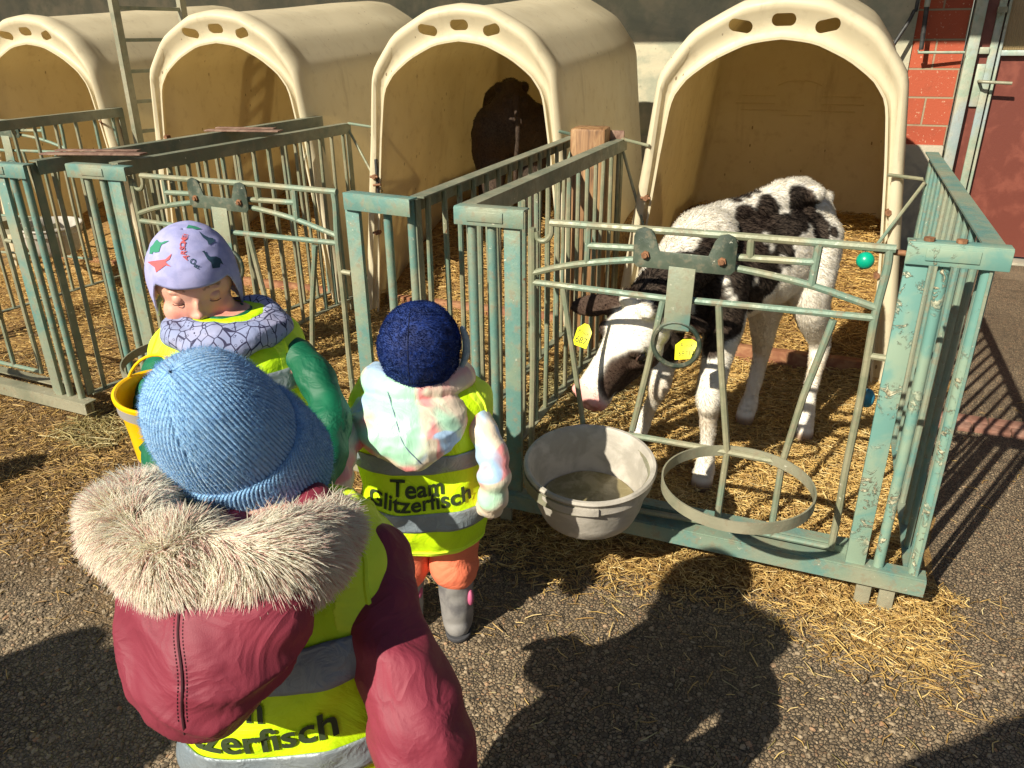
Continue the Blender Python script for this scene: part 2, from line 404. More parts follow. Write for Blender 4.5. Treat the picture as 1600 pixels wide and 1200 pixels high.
def hutch_body():
    mb = MB(); rings = []
    cen = Vector((0, 0, .6))
    def off(p, d, gx=1., gz=1.):
        q = p - cen; q = Vector((q.x * gx, 0, q.z)); n = Vector((q.x, 0, max(q.z, 0))).normalized()
        r = cen + q + n * d; r.z *= gz; return r
    # rear wall centre -> rear edge -> along the body -> front rim -> recessed front panel -> opening edge
    prof = [(HL, -.09, 'o'), (HL - .03, -.03, 'o'), (HL - .08, 0, 'o')]
    ringsdef = []
    for y, d in [(HL + .0, -.13), (HL - .015, -.055), (HL - .05, -.015), (HL - .10, 0), (1.1, 0), (.6, 0), (.18, 0), (.14, .0), (.10, .012), (.06, .017), (.025, .013), (.004, .0), (.0, -.014), (.008, -.03)]:
        g = y / HL; gx = 1 + .03 * g; gz = 1 + .075 * g
        ringsdef.append([off(p, d, gx, gz) + Vector((0, y, 0)) for p in oO])
    for s_, y in [(.45, .022), (.62, .030), (.8, .034), (.93, .028), (.99, .018), (1., .012)]:
        ringsdef.append([a.lerp(b, s_) + Vector((0, y, 0)) for a, b in zip(oO, oI)])
    n = len(oO); vs = [v for r in ringsdef for v in r]; fs = []
    for i in range(len(ringsdef) - 1):
        for k in range(n - 1): fs.append((i * n + k, i * n + k + 1, (i + 1) * n + k + 1, (i + 1) * n + k))
    c = len(vs); vs.append(Vector((0, HL + .02, .75)));
    for k in range(n): fs.append((c, (k + 1) % n, k))
    mb.add(vs, fs)
    me = mb.mesh('hutch_shell'); o = link('shell', me, M['hutch'])
    for v in me.vertices:
        q = v.co; a = noise.noise(q * 1.3) * .007 + noise.noise(q * 5) * .0008
        if q.y > .12: v.co += Vector((q.x, 0, q.z - .6)).normalized() * a
    m = o.modifiers.new('s', 'SOLIDIFY'); m.thickness = .009; m.offset = -1
    for x, z, r in ((-.148, 1.374, .18), (.0, 1.393, 0), (.150, 1.372, -.18)):
        cb = MB(); pts = []
        for k in range(24):
            a = 2 * PI * k / 24; px = math.cos(a) * .021 + (.021 if math.cos(a) > 0 else -.021); pz = math.sin(a) * .021
            pts.append((px * math.cos(r) + pz * math.sin(r), -px * math.sin(r) + pz * math.cos(r)))
        cb.plate(pts, (x, .03, z), (1, 0, 0), (0, 0, 1), .12)
        c = link('cut', cb.mesh('cut'), None, None, False); b = o.modifiers.new('b', 'BOOLEAN'); b.object = c; b.solver = 'EXACT'
    bake(o)
    for c in [x for x in COL.objects if x.name.startswith('cut')]: bpy.data.objects.remove(c)
    o.data.shade_smooth(); sharp(o.data, 48)
    return o
shell0 = hutch_body()
HX = [(-.25, 3.19), (-1.585, 3.3), (-2.875, 3.28), (-4.19, 3.3)]
HLAB = ['cream calf hutch behind the black and white calf, next to the red brickwork', 'cream calf hutch with a dark brown calf standing inside it',
        'cream calf hutch behind the child in the dinosaur hat, next to the ladder', 'cream calf hutch with a gate and bucket across its mouth, cut off by the edge']
hutches = []
for i, (x, y) in enumerate(HX):
    h = empty('calf_hutch', (x, y, 0), R_((0, 1.5, 2.5, 1.)[i]), label=HLAB[i], cat='calf hutch', group='cream calf hutches in a row along the barn')
    s = shell0 if i == 0 else shell0.copy()
    if i: COL.objects.link(s)
    s.parent = h; hutches.append(h)
    if i in (0, 1):
        for xx, zz in ((-.452, .74), (-.462, .47)):
            b = MB(); b.tube([(xx - .02, -.012, zz), (xx + .02, -.012, zz)], .006); b.tube([(xx, -.02, zz), (xx, .02, zz)], .011, 6); b.build('bolt', M['rustbolt'], h)
    if i == 0:
        for zz in (.74, .50):
            b = MB(); b.tube([(.452, .0, zz), (.452, .03, zz)], .012, 6); b.build('bolt', M['rustbolt'], h)
        b = MB(); yb = 1.62
        b.tube(interp([(-.13 * math.cos(a * PI / 6), yb, 1.06 + .05 * math.sin(a * PI / 6)) for a in range(1, 6)], 5), .0035, 6)
        for z, x0, x1 in ((.99, -.33, -.12), (1.03, -.30, -.12), (.99, .12, .34), (1.03, .12, .32), (.955, -.30, -.05), (.955, .06, .30), (.93, -.08, .08)):
            b.tube([(x0, yb, z), (x1, yb, z)], .0028, 6)
        b.build('moulded_emblem', M['hutch'], h)
    if i == 1:
        b = MB(); b.box((-.448, .012, .72), (.012, .02, .20)); b.build('slot', M['black'], h, bevel=.004)
        b = MB(); b.tube([(-.46, -.01, .70), (-.42, -.01, .705)], .006); b.build('bolt', M['rustbolt'], h)
        b = MB(); b.box((.475, .0, .79), (.022, .03, .045)); b.tube([(.475, -.02, .795), (.50, -.03, .795)], .005); b.build('hook', M['black'], h)
    if i == 2:
        for xx, zz in ((-.40, .88), (-.405, .77)):
            b = MB(); b.tube([(xx, .0, zz), (xx, .03, zz)], .011, 8); b.build('bolt', M['rustbolt'], h)
    if i == 3:
        b = MB(); b.tube([(.445, .01, .93), (.445, .04, .93)], .020, 7); b.tube([(.44, .0, .93), (.46, -.03, .945)], .006); b.build('bolt', M['rustbolt'], h)
# threshold boards at the mouths
for i, (x, y) in enumerate(HX):
    b = MB(); b.box((0, 0, .05), (1.0, .045, .13)); o = b.build('threshold_board', M['plank'], None, bevel=.004)
    o.location = (x, y + .11, 0); tag(o, ['brown board across the hutch mouth behind the black and white calf', 'brown board across the hutch mouth below the dark brown calf',
        'brown board across the hutch mouth behind the child in the dinosaur hat', 'brown board across the hutch mouth behind the hanging bucket at the photo edge'][i], 'board', 'boards across the hutch mouths')

# ------------------------------------------------------------------ pens
def rodb(mb, a, b, r=.0095): return mb.tube([a, b], r, 8)
def build_gate():
    """gate in local coordinates: x along the front (0 = hinge stile), z up, y = 0 the gate plane"""
    g0 = aty(835, 400, 1.80).x
    r = .0085
    P = lambda px, py: Vector((aty(px, py, 1.80).x - g0, 0, aty(px, py, 1.80).z))
    root = []
    mb = MB(); r = .0085
    def T(pts, rr=r, mb=mb): return mb.tube([P(*p) for p in pts], rr, 8)
    def TI(pts, rr=r): return mb.tube(interp([P(*p) for p in pts], 5), rr, 8)
    TI([(862, 349), (861, 366), (852, 376), (841, 374), (838, 362)], .007)
    T([(860, 348), (1127, 367), (1400, 389)], .0092)
    T([(832, 356), (833, 560), (829, 770)], .009)
    T([(919, 384), (1018, 389)]); T([(1122, 400), (1272, 410)])
    T([(920, 352), (917, 412)], .008); T([(1010, 360), (1009, 388)], .008); T([(1174, 372), (1172, 402)], .009); T([(1280, 382), (1268, 446)], .009)
    TI([(834, 426), (880, 416), (940, 409), (1020, 404)]); TI([(1122, 414), (1190, 427), (1270, 447), (1369, 481)])
    T([(834, 441), (1052, 468)]); T([(1077, 469), (1367, 497)])
    TI([(1390, 390), (1386, 420), (1373, 470), (1364, 510), (1345, 620), (1322, 730), (1310, 800), (1298, 858)], .009)
    T([(1360, 556), (1385, 560)], .008)
    T([(880, 450), (890, 520), (908, 640), (915, 700)], .0075); T([(1036, 470), (1012, 575), (988, 672)], .0085); T([(1123, 474), (1127, 570), (1136, 706), (1120, 815)], .0085); T([(1302, 500), (1255, 620), (1222, 724), (1204, 835)], .0085)
    T([(905, 668), (1010, 684), (1136, 706), (1228, 724)], .0085)
    T([(829, 770), (1120, 818), (1298, 855)], .008)
    fr = mb.build('gate', M['bar']); fr_parts = []
    # latch plate with two ears
    pl = MB(); oo = P(1070, 400)
    w2 = .118; h = .052
    out = [(-w2, -.02), (-w2 + .01, -.034), (w2 - .01, -.034), (w2, -.02), (w2, .055), (w2 - .006, .075), (w2 - .022, .083), (w2 - .04, .078), (w2 - .05, .06), (w2 - .062, .016), (-w2 + .062, .018), (-w2 + .05, .062), (-w2 + .04, .08), (-w2 + .022, .085), (-w2 + .006, .077), (-w2, .057)]
    out = [(x_, z_ * .80 - .004) for x_, z_ in out]
    pl.plate(out, oo + Vector((0, -.016, 0)), (1, 0, .0), (0, 0, 1), .005)
    a = pl.build('latch_plate', M['darkplate'], fr, bevel=.0012)
    for px in (-.088, .088):
        bb = MB(); bb.tube([oo + Vector((px, -.018, .0)), oo + Vector((px, -.026, .0))], .010, 6); bb.tube([oo + Vector((px, -.026, .0)), oo + Vector((px, -.031, .0))], .006, 8); bb.build('bolt', M['rustbolt'], fr)
    st = MB(); s0 = P(1068, 419); s1 = P(1058, 512); st.bar(s0 + Vector((0, -.016, .006)), s1 + Vector((0, -.016, 0)), .062, .006, (0, 1, 0)); st.build('strap', M['paint'], fr, bevel=.001)
    rg = MB(); rc = P(1058, 535) + Vector((0, -.014, 0)); rr = .056
    pts = [rc + Vector((rr * math.cos(2 * PI * k / 32), 0, rr * math.sin(2 * PI * k / 32))) for k in range(33)]
    rg.tube(pts, .0062, 8, False); rg.build('ring', M['darkplate'], fr)
    # two flat iron hoops for buckets
    for cx, cz, nm in ((-.470 - g0, .352, 'bucket_hoop'), (-.107 - g0, .390, 'bucket_hoop')):
        hp = MB(); n = 56; v = []; f = []; tl = cz < .36; R1 = .157 if tl else .173
        for k in range(n):
            a_ = 2 * PI * k / n; c, s = math.cos(a_), math.sin(a_)
            zz = cz + (.1 * R1 * s if tl else 0)
            for rr_, dz in ((R1, -.014), (R1, .014), (R1 - .004, .014), (R1 - .004, -.014)): v.append((cx + rr_ * c, -.163 + rr_ * s, zz + dz))
        for k in range(n):
            j = (k + 1) % n
            for q in range(4): f.append((k * 4 + q, j * 4 + q, j * 4 + (q + 1) % 4, k * 4 + (q + 1) % 4))
        hp.add(v, f); hp.build(nm, M['dull'], fr)
    return fr, g0
gate0, G0 = build_gate()

def angle_rail(mb, a, b, s=.04, t=.004, down=1, side=1):
    """L profile from a to b: flat flange on top, vertical flange along one edge"""
    a = Vector(a); b = Vector(b); d = (b - a).normalized(); x = d.cross(Vector((0, 0, 1))).normalized() * side
    mb.bar(a, b, s, t); off = x * (s / 2 - t / 2) + Vector((0, 0, -down * (s / 2 + t / 2)))
    mb.bar(a + off, b + off, t, s)
    return mb

def side_panel(root, a, b, name='side_panel', n=14, zt=.95, zb=.12, zr=0., mat='rail', foot=True, side=1):
    """a, b plan points (front, rear); bars hang between top and bottom rail"""
    a = Vector((*a, 0)); b = Vector((*b, 0)); U = Vector((0, 0, 1))
    mb = MB(); angle_rail(mb, a + U * zt, b + U * (zt + zr), .042, .005, 1, side); mb.bar(a + U * (zb - .02), b + U * (zb - .02 + zr * .5), .03, .006)
    mb.bar(a + U * (zb - .02), a + U * (zt - .005), .03, .006, (1, 0, 0)); mb.bar(b + U * (zb - .02), b + U * (zt + zr - .005), .035, .006, (1, 0, 0))
    p = mb.build(name, M[mat], root)
    for k in range(n):
        t = (k + .6) / (n + .1); q = a.lerp(b, t)
        bb = MB(); z1 = zt - .006 + zr * t; z0 = zb - .016 + zr * .5 * t
        top = q + U * z1; bo = q + U * z0 + Vector((rnd.uniform(-.004, .004), rnd.uniform(-.006, .006), 0)); mid = top.lerp(bo, .5) + Vector((rnd.uniform(-.004, .004), rnd.uniform(-.004, .004), 0))
        bb.tube([top, mid, bo], .0088, 8); bb.build('bar', M['bar'] if mat == 'rail' else M['paint'], p)
    if foot:
        mb = MB(); d = (b - a).normalized(); q = b - d * .10
        mb.bar(q + U * 0, q + U * (zb - .02), .03, .008, (1, 0, 0)); mb.build('foot', M['dull'], p)
    return p

def front_piece(root, xa, xb, y, xp, xrods, zt=.95, zb=.12, feet=(), mat='paint', endbolt=None, dy=0., flip=1):
    """short corner piece of the front: angle iron on top, flat post beside the gate, one or two bars"""
    U = Vector((0, 0, 1)); mb = MB()
    sl = dy
    A = Vector((xa, y, zt)); B = Vector((xb, y + sl, zt))
    mb.bar(A, B, .040, .005); mb.bar(A + Vector((0, -.020, -.022)), B + Vector((0, -.020, -.022)), .005, .044)
    mb.box((xa * .55 + xb * .45, y - .024, zt - .020), (.10, .004, .026))
    fp = mb.build('corner_bracket', M[mat], root, bevel=.0015)
    ps = MB(); ps.bar((xp, y - .005, zb - .035), (xp, y - .005, zt - .02), .045, .016, (0, 1, 0)); ps.build('post', M[mat], root, bevel=.002)
    for x in xrods:
        bb = MB(); bb.tube([(x, y, zb - .02), (x + rnd.uniform(-.003, .003), y, .5), (x, y, zt - .006)], .0125, 10); bb.build('bar', M[mat if mat != 'paint' else 'paint'], root)
    for x in feet:
        bb = MB(); bb.bar((x, y + .01, 0), (x, y + .01, zb - .02), .036, .012, (0, 1, 0)); bb.build('foot', M['dull'], root, bevel=.002)
    return fp

# pen around the black and white calf
pen = empty('calf_pen', (0, 0, 0), label='turquoise metal calf pen around the black and white calf', cat='pen', group='metal pens in front of the hutches')
YF = 1.81
side_panel(pen, (-.868, 1.845), (-.848, 3.33), zt=.952)
side_panel(pen, (.322, 1.80), (.312, 3.27), zt=.95, n=13, mat='paint', side=1)
front_piece(pen, -.886, -.695, YF, -.730, (-.845, -.79), .955, .135, feet=(-.765,))
cp = front_piece(pen, .160, .352, YF - .01, .185, (.238, .318), .952, .128, feet=(.218, .272), mat='crust')
bb = MB(); 
for sx in (.20, .26): b2 = MB(); b2.tube([(sx, YF - .01, .955), (sx, YF - .01, .962)], .011, 8); b2.build('bolt', M['rustbolt'], pen)
bb.tube([(.10, YF, .925), (.165, YF, .922)], .0065); bb.build('latch_rod', M['rustbolt'], pen)
# long bottom rail made of two angle irons
mb = MB(); mb.bar((-.88, YF - .010, .143), (.345, YF - .012, .143), .042, .005); mb.bar((-.88, YF - .033, .121), (.345, YF - .035, .121), .005, .044)
mb.build('bottom_rail', M['paint'], pen)
mb = MB(); mb.bar((-.70, YF + .035, .166), (.175, YF + .033, .166), .036, .005); mb.bar((-.70, YF + .016, .150), (.175, YF + .014, .150), .004, .030); mb.build('inner_bottom_rail', M['paint'], pen)
# folded rods from the rear corners to the hutch
def hook_brace(root, corner, hutchpt, drop):
    mb = MB(); c = Vector(corner); h = Vector(hutchpt); mb.tube([h, h.lerp(c, .92), c + Vector((0, 0, -.01)), h + Vector((0, 0, -drop))], .0065, 8); mb.build('brace', M['bar'], root)
hook_brace(pen, (.302, 3.20, .865), (.175, 3.17, .88), .27)
hook_brace(pen, (-.85, 3.30, .955), (-.70, 3.18, .945), .33)
gate0.parent = pen; gate0.location = (G0, 1.80, 0)
mb = MB(); q = aty(1352, 385, 1.80); mb.tube([(q.x, 1.80, q.z), (q.x, 1.80, q.z - .05)], .004, 6); mb.build('hanger', M['rustbolt'], pen)
q = aty(1352, 407, 1.795); mb = MB(); mb.sphere(q, .0185, 12); o = mb.build('ball', M['greenball']); tag(o, 'small green ball hanging from the top bar of the gate', 'ball', 'coloured plastic balls on the pen')
q = aty(1355, 622, 1.86); mb = MB(); mb.sphere(q, (.017, .017, .024), 12); o = mb.build('ball', M['blueball']); tag(o, 'small blue ball low on the gate beside the turquoise post', 'ball', 'coloured plastic balls on the pen')

# pen in front of the hutch with the brown calf
pen3 = empty('calf_pen', (0, 0, 0), label='pale green metal pen holding the gate behind the child in the dinosaur hat', cat='pen', group='metal pens in front of the hutches')
side_panel(pen3, (-1.042, 1.885), (-1.062, 3.36), zt=.952, side=-1)
side_panel(pen3, (-2.30, 2.04), (-2.262, 3.43), zt=.962, zr=.0, n=15)
front_piece(pen3, -1.255, -1.03, 1.872, -1.237, (-1.13, -1.055), .955, .125, feet=(-1.12,), dy=-.03)
front_piece(pen3, -2.47, -2.20, 2.01, -2.262, (-2.40, -2.33, -2.29), .958, .125, feet=(-2.35,))
mb = MB(); mb.bar((-2.46, 1.995, .10), (-1.03, 1.85, .10), .042, .005); mb.bar((-2.46, 1.975, .078), (-1.03, 1.83, .078), .005, .044); mb.build('bottom_rail', M['dull'], pen3)
hook_brace(pen3, (-2.262, 3.42, .965), (-2.05, 3.36, .955), .30)
hook_brace(pen3, (-1.06, 3.35, .955), (-1.12, 3.30, .975), .25)
def copy_gate(root, loc, rz, sx=1., hoops=True):
    g = gate0.copy(); COL.objects.link(g); g.parent = root; g.location = loc; g.rotation_euler = (0, 0, rz); g.scale = (sx, 1, 1)
    for ch in [x for x in COL.objects if x.parent == gate0]:
        if not hoops and ch.name.startswith('bucket_hoop'): continue
        c = ch.copy(); COL.objects.link(c); c.parent = g
    return g
copy_gate(pen3, (-2.205, 2.02, 0), -.055, 1.045)

# pen cut off by the photo edge
pen2 = empty('calf_pen', (0, 0, 0), label='grey green metal pen cut off by the photo edge, straw inside', cat='pen', group='metal pens in front of the hutches')
side_panel(pen2, (-2.545, 1.93), (-2.400, 3.40), zt=.972, n=14, zr=.022)
side_panel(pen2, (-3.83, 2.05), (-3.70, 3.40), zt=.985, n=12, zr=.02)
front_piece(pen2, -2.80, -2.53, 1.90, -2.672, (-2.62, -2.56), .965, .11, feet=(-2.545,), mat='paint')
mb = MB(); mb.bar((-3.95, 1.93, .10), (-2.50, 1.885, .09), .05, .005); mb.bar((-3.95, 1.905, .078), (-2.50, 1.86, .068), .005, .044); mb.bar((-3.6, 1.96, .125), (-2.68, 1.925, .12), .04, .005); mb.build('bottom_rail', M['dull'], pen2)
copy_gate(pen2, (-3.60, 1.93, 0), -.03, 1.06)
hook_brace(pen2, (-2.402, 3.39, .99), (-2.46, 3.30, .985), .22)
# gate hung right across the mouth of the hutch at the edge
pen1 = empty('calf_gate', (0, 0, 0), label='metal gate across the mouth of the hutch at the photo edge', cat='gate')
copy_gate(pen1, (-4.78, 3.22, .0), .02, 1.0)

# rusty plates lying over two side rails
for i, (a, b, z) in enumerate((((-2.60, 2.02), (-2.24, 2.12), .985), ((-2.53, 2.76), (-2.20, 2.83), .99))):
    A = Vector((*a, z)); B = Vector((*b, z)); mb = MB(); mb.bar(A, B, .05, .006); mb.bar(A + Vector((.02, .04, .007)), B + Vector((-.05, .03, .006)), .03, .005)
    tag(mb.build('metal_plate', M['rustplate'], bevel=.001), ['rusty plate lying over two pen rails near the front corner', 'rusty plate lying over two pen rails, the one farther back'][i], 'plate', 'rusty plates over the pen rails')

# wooden post between the two pens
mb = MB(); mb.box((0, 0, .46), (.145, .13, 1.09)); o = mb.build('wooden_post', M['wood'], bevel=.012); o.location = (-.955, 3.22, 0); o.rotation_euler = (0, 0, .1)
pm = o; tag(pm, 'thick weathered wooden post standing between two metal pens', 'post')
mb = MB(); mb.box((0, 0, 0), (.20, .012, .045)); k = mb.build('hook_plate', M['rustplate'], pm, bevel=.004); k.location = (.03, .06, .965)

# ladder between the hutches at the edge
lad = empty('ladder', (-3.62, 3.40, 0), label='narrow pale ladder standing between two cream hutches', cat='ladder')
mb = MB(); mb.bar((0, 0, 0), (.0, .03, 2.1), .028, .045); mb.build('rail', M['dull'], lad)
mb = MB(); mb.bar((.06, .42, 0), (.06, .45, 2.1), .028, .045); mb.build('rail', M['dull'], lad)
for k in range(13):
    z = .26 + k * .155; t = z / 2.1
    mb = MB(); mb.bar((0, .03 * t, z), (.06, .42 + .03 * t, z), .018, .018); mb.build('rung', M['rail'], lad)

# ------------------------------------------------------------------ buckets
def bucket_mesh():
    mb = MB(); prof = []
    outer = [(.100, 0), (.118, .004), (.138, .02), (.152, .06), (.163, .12), (.170, .150), (.176, .153), (.179, .156), (.179, .186), (.185, .190), (.188, .198), (.184, .206), (.176, .206)]
    inner = [(.170, .199), (.163, .15), (.155, .10), (.146, .05), (.128, .022), (.09, .012)]
    mb.lathe(outer + inner, 72); mb.v = [(x * .878, y * .878, z * .80) for x, y, z in mb.v]; return mb
def hanging_bucket(loc, tilt, label, grp):
    e = empty('bucket', loc, label=label, cat='bucket', group=grp)
    e.rotation_euler = tilt
    b = bucket_mesh().build('tub', M['tub'], e); fm = MB(); rings = []
    for rr in (.142, .1, .05, .01):
        rings.append([Vector((rr * .86 * math.cos(a * PI / 20), rr * .86 * math.sin(a * PI / 20), .040 + .003 * noise.noise(Vector((rr * 20, a * .3, 0))))) for a in range(40)])
    fm.loft(rings, True); fm.build('feed', M['feed'], e)
    return e, b
bk, bt = hanging_bucket((-.466, 1.655, .222), (R_(7), R_(2), 0), 'grey plastic bucket hanging below the calf head with murky feed in it', 'grey buckets hung on the gates')
lb = MB(); 
for k in range(15):
    a = R_(-115 + k * 3.4); 
    lb.box((.160 * math.cos(a), .160 * math.sin(a), .135), (.005, .010, .020), Matrix.Rotation(a, 3, 'Z'))
lb.build('rim_strip', M['tub'], bk)
bk1 = copy_tree(bk); bk1.location = (-3.985, 3.03, .26); bk1.rotation_euler = (R_(3), 0, R_(40)); bk1['label'] = 'grey plastic bucket hanging in front of the hutch at the photo edge'
# ------------------------------------------------------------------ straw
def sstep(a, b, x): t = np.clip((x - a) / (b - a), 0, 1); return t * t * (3 - 2 * t)
_ph = RNG.uniform(0, 6.28, (14, 2)); _fr = RNG.uniform(1.0, 9, (14,)); _an = RNG.uniform(0, 6.28, (14,))
def wob(x, y):
    r = 0
    for (p, q), f, a in zip(_ph, _fr, _an): r = r + np.sin((x * math.cos(a) + y * math.sin(a)) * f + p) / (1 + f * .35)
    return r / 3.2
HC = [(a_, b_) for a_, b_ in HX]
def bedh(x, y):
    x = np.asarray(x, float); y = np.asarray(y, float); n = wob(x, y); n2 = wob(x * 3.3 + 5, y * 3.3)
    inside = sstep(1.72, 1.90, y + .10 * n) * sstep(.46, .33, x + .05 * n)
    left = np.where(x < -1.0, sstep(1.15, 1.6, y + .12 * n), 1.)
    h = inside * (.030 + .016 * n + .010 * n2)
    hut = np.zeros_like(h)
    for hx, hy in HC:
        inh = (np.abs(x - hx) < .56)
        hut = np.where(inh, sstep(hy - .15, hy + 1.25, y + .10 * n) * .33 + sstep(hy - .1, hy + .3, y) * .05, hut)
    gap = np.ones_like(h)
    out = (y > 3.3)
    anyh = np.zeros_like(h, bool)
    for hx, hy in HC: anyh |= (np.abs(x - hx) < .56) & (y < hy + 1.75)
    h = np.where(out & ~anyh, .012 * (y < 4.2) - .03 * (y >= 4.2), h)
    worn = np.where((x < -2.35), .018 + .012 * n, 0)
    return h + hut - worn * (y < 3.3)
def bed_mesh():
    x0, x1, y0, y1, st = -5.4, .62, 1.25, 5.0, .028
    xs = np.arange(x0, x1, st); ys = np.arange(y0, y1, st); X, Y = np.meshgrid(xs, ys)
    Z = bedh(X, Y) + .006 * wob(X * 9, Y * 9) - .008
    vs = np.stack([X, Y, Z], -1).reshape(-1, 3); nx = len(xs); ny = len(ys)
    fs = []
    Zr = Z
    for j in range(ny - 1):
        for i in range(nx - 1):
            if max(Zr[j, i], Zr[j, i + 1], Zr[j + 1, i], Zr[j + 1, i + 1]) > -.004: fs.append((j * nx + i, j * nx + i + 1, (j + 1) * nx + i + 1, (j + 1) * nx + i))
    me = bpy.data.meshes.new('bedding'); me.from_pydata(vs.tolist(), [], fs); me.update()
    o = link('straw_bedding', me, M['bed']); tag(o, kind='stuff')
bed_mesh()

def strands(name, P, mat, parent=None, col=None, rads=None, sides=3, kind=None):
    """P (n, k, 3) centre lines, rads (n, k): thin prisms joined in one mesh; col: per strand value stored as 'rnd'"""
    n, k, _ = P.shape
    T = np.gradient(P, axis=1); T /= np.linalg.norm(T, axis=2, keepdims=True) + 1e-12
    ref = RNG.normal(size=(n, 1, 3)); A = np.cross(T, ref); A /= np.linalg.norm(A, axis=2, keepdims=True) + 1e-12; B = np.cross(T, A)
    V = np.empty((n, k, sides, 3))
    for s in range(sides):
        a = 2 * PI * s / sides; V[:, :, s] = P + (A * math.cos(a) + B * math.sin(a)) * rads[:, :, None]
    V = V.reshape(-1, 3); base = (np.arange(n) * k * sides)[:, None, None]
    i = np.arange(k - 1)[:, None]; s = np.arange(sides)[None]; s2 = (s + 1) % sides
    q = np.stack([i * sides + s, i * sides + s2, (i + 1) * sides + s2, (i + 1) * sides + s], -1).reshape(1, -1, 4)
    F = (q + base).reshape(-1, 4)
    me = bpy.data.meshes.new(name); me.vertices.add(len(V)); me.vertices.foreach_set('co', V.astype(np.float32).ravel())
    me.loops.add(F.size); me.loops.foreach_set('vertex_index', F.astype(np.int32).ravel())
    me.polygons.add(len(F)); me.polygons.foreach_set('loop_start', np.arange(0, F.size, 4, dtype=np.int32))
    me.update(calc_edges=True)
    if col is not None:
        if col.ndim == 1:
            at = me.attributes.new('rnd', 'FLOAT', 'POINT'); at.data.foreach_set('value', np.repeat(col, k * sides).astype(np.float32))
        else:
            at = me.attributes.new('hcol', 'FLOAT_COLOR', 'POINT'); c4 = np.concatenate([col, np.ones((n, 1))], 1); at.data.foreach_set('color', np.repeat(c4, k * sides, axis=0).astype(np.float32).ravel())
    o = link(name, me, mat, parent, True)
    if kind: tag(o, kind=kind)
    return o

def straw_patch(n, x0, x1, y0, y1, mat, L=(.015, .07), wr=(.0008, .0022), name='straw', lift=.012, pitch=.16, dens=None, bias=1.):
    X = RNG.uniform(x0, x1, n); Y = RNG.uniform(y0, y1, n)
    if dens is not None:
        keep = RNG.uniform(0, 1, n) < dens(X, Y); X = X[keep]; Y = Y[keep]
    n = len(X); yaw = RNG.uniform(0, 2 * PI, n); ln = RNG.uniform(0, 1, n) ** 1.6 * (L[1] - L[0]) + L[0]; pt = RNG.normal(0, pitch, n)
    D = np.stack([np.cos(yaw) * np.cos(pt), np.sin(yaw) * np.cos(pt), np.sin(pt)], 1)
    Z = np.maximum(bedh(X, Y), 0) + RNG.uniform(0, 1, n) ** 2 * lift + .002 + np.abs(D[:, 2]) * ln * .4
    c = np.stack([X, Y, Z], 1); bend = RNG.normal(0, .10, (n, 3)) * ln[:, None]; bend[:, 2] = np.abs(bend[:, 2]) * .5
    P = np.stack([c - D * ln[:, None] / 2, c + bend, c + D * ln[:, None] / 2], 1)
    P[:, :, 2] = np.maximum(P[:, :, 2], .0015)
    w_ = RNG.uniform(wr[0], wr[1], n)[:, None] * np.array([[.9, 1., .7]])
    return strands(name, P, M[mat], None, np.clip(RNG.beta(2, 2, n) * bias, 0, 1), w_, kind='stuff')
def dfront(X, Y):
    n = wob(X * 2, Y * 2)
    d = sstep(1.46, 1.86, Y + .14 * n) * sstep(.54, .36, X + .12 * n)
    d = d * np.where(X < -.85, .45, 1.)
    return np.clip(d + .015, 0, 1)
straw_patch(34000, -.88, .34, 1.86, 3.35, 'straw', (.012, .062), lift=.02)
straw_patch(5000, -.88, .34, 1.86, 3.35, 'oldstraw', (.012, .06), lift=.02)
straw_patch(19000, -1.05, .60, 1.38, 1.95, 'straw', (.008, .055), (.0006, .0018), dens=dfront, lift=.010)
straw_patch(15000, -1.05, .60, 1.38, 1.95, 'oldstraw', (.008, .05), (.0006, .0018), dens=dfront, lift=.008)
straw_patch(22000, -2.4, -1.03, 1.9, 3.45, 'straw', (.014, .07), lift=.02, bias=.85)
straw_patch(9000, -2.4, -1.03, 1.9, 3.45, 'oldstraw', (.014, .07), lift=.02)
straw_patch(9000, -1.0, -.55, 1.95, 3.2, 'hay', (.015, .07), (.0008, .0018), lift=.03, dens=lambda X, Y: np.clip(1.25 - (X + 1.02) * 2.6, 0, 1))
straw_patch(16000, -4.9, -2.4, 2.2, 3.5, 'straw', (.014, .06), lift=.012, bias=.8, dens=lambda X, Y: np.clip(sstep(2.35, 3.1, Y + .3 * wob(X * 1.5, Y * 1.5)) + .18, 0, 1))
straw_patch(26000, -3.6, -.9, 1.0, 2.3, 'oldstraw', (.008, .055), (.0006, .002), lift=.010, dens=lambda X, Y: sstep(1.08, 1.5, Y + .22 * wob(X * 2, Y * 2)) * .9 + .05)
straw_patch(9000, -3.6, -.9, 1.15, 2.3, 'straw', (.012, .06), lift=.01, dens=lambda X, Y: sstep(1.15, 1.7, Y + .3 * wob(X * 2, Y * 2)) * .75 + .03, bias=.8)
straw_patch(380, -2.56, -2.28, 1.72, 1.93, 'hay', (.03, .11), lift=.03)
for hx, hy in HC[:3]:
    straw_patch(9000, hx - .48, hx + .48, hy, hy + 1.6, 'straw', (.015, .07), (.001, .0024), lift=.02, bias=.8)
    straw_patch(3000, hx - .48, hx + .48, hy, hy + 1.6, 'oldstraw', (.015, .07), (.001, .0024), lift=.02)
straw_patch(2600, -2.6, 1.6, .6, 3.4, 'straw', (.008, .045), (.0006, .0014), lift=.002, pitch=.05, dens=lambda X, Y: np.clip(.12 + sstep(.9, 1.5, Y) * .5 * sstep(1.1, .4, X) + .5 * (wob(X * 2.4, Y * 2.4) > .45), 0, 1))
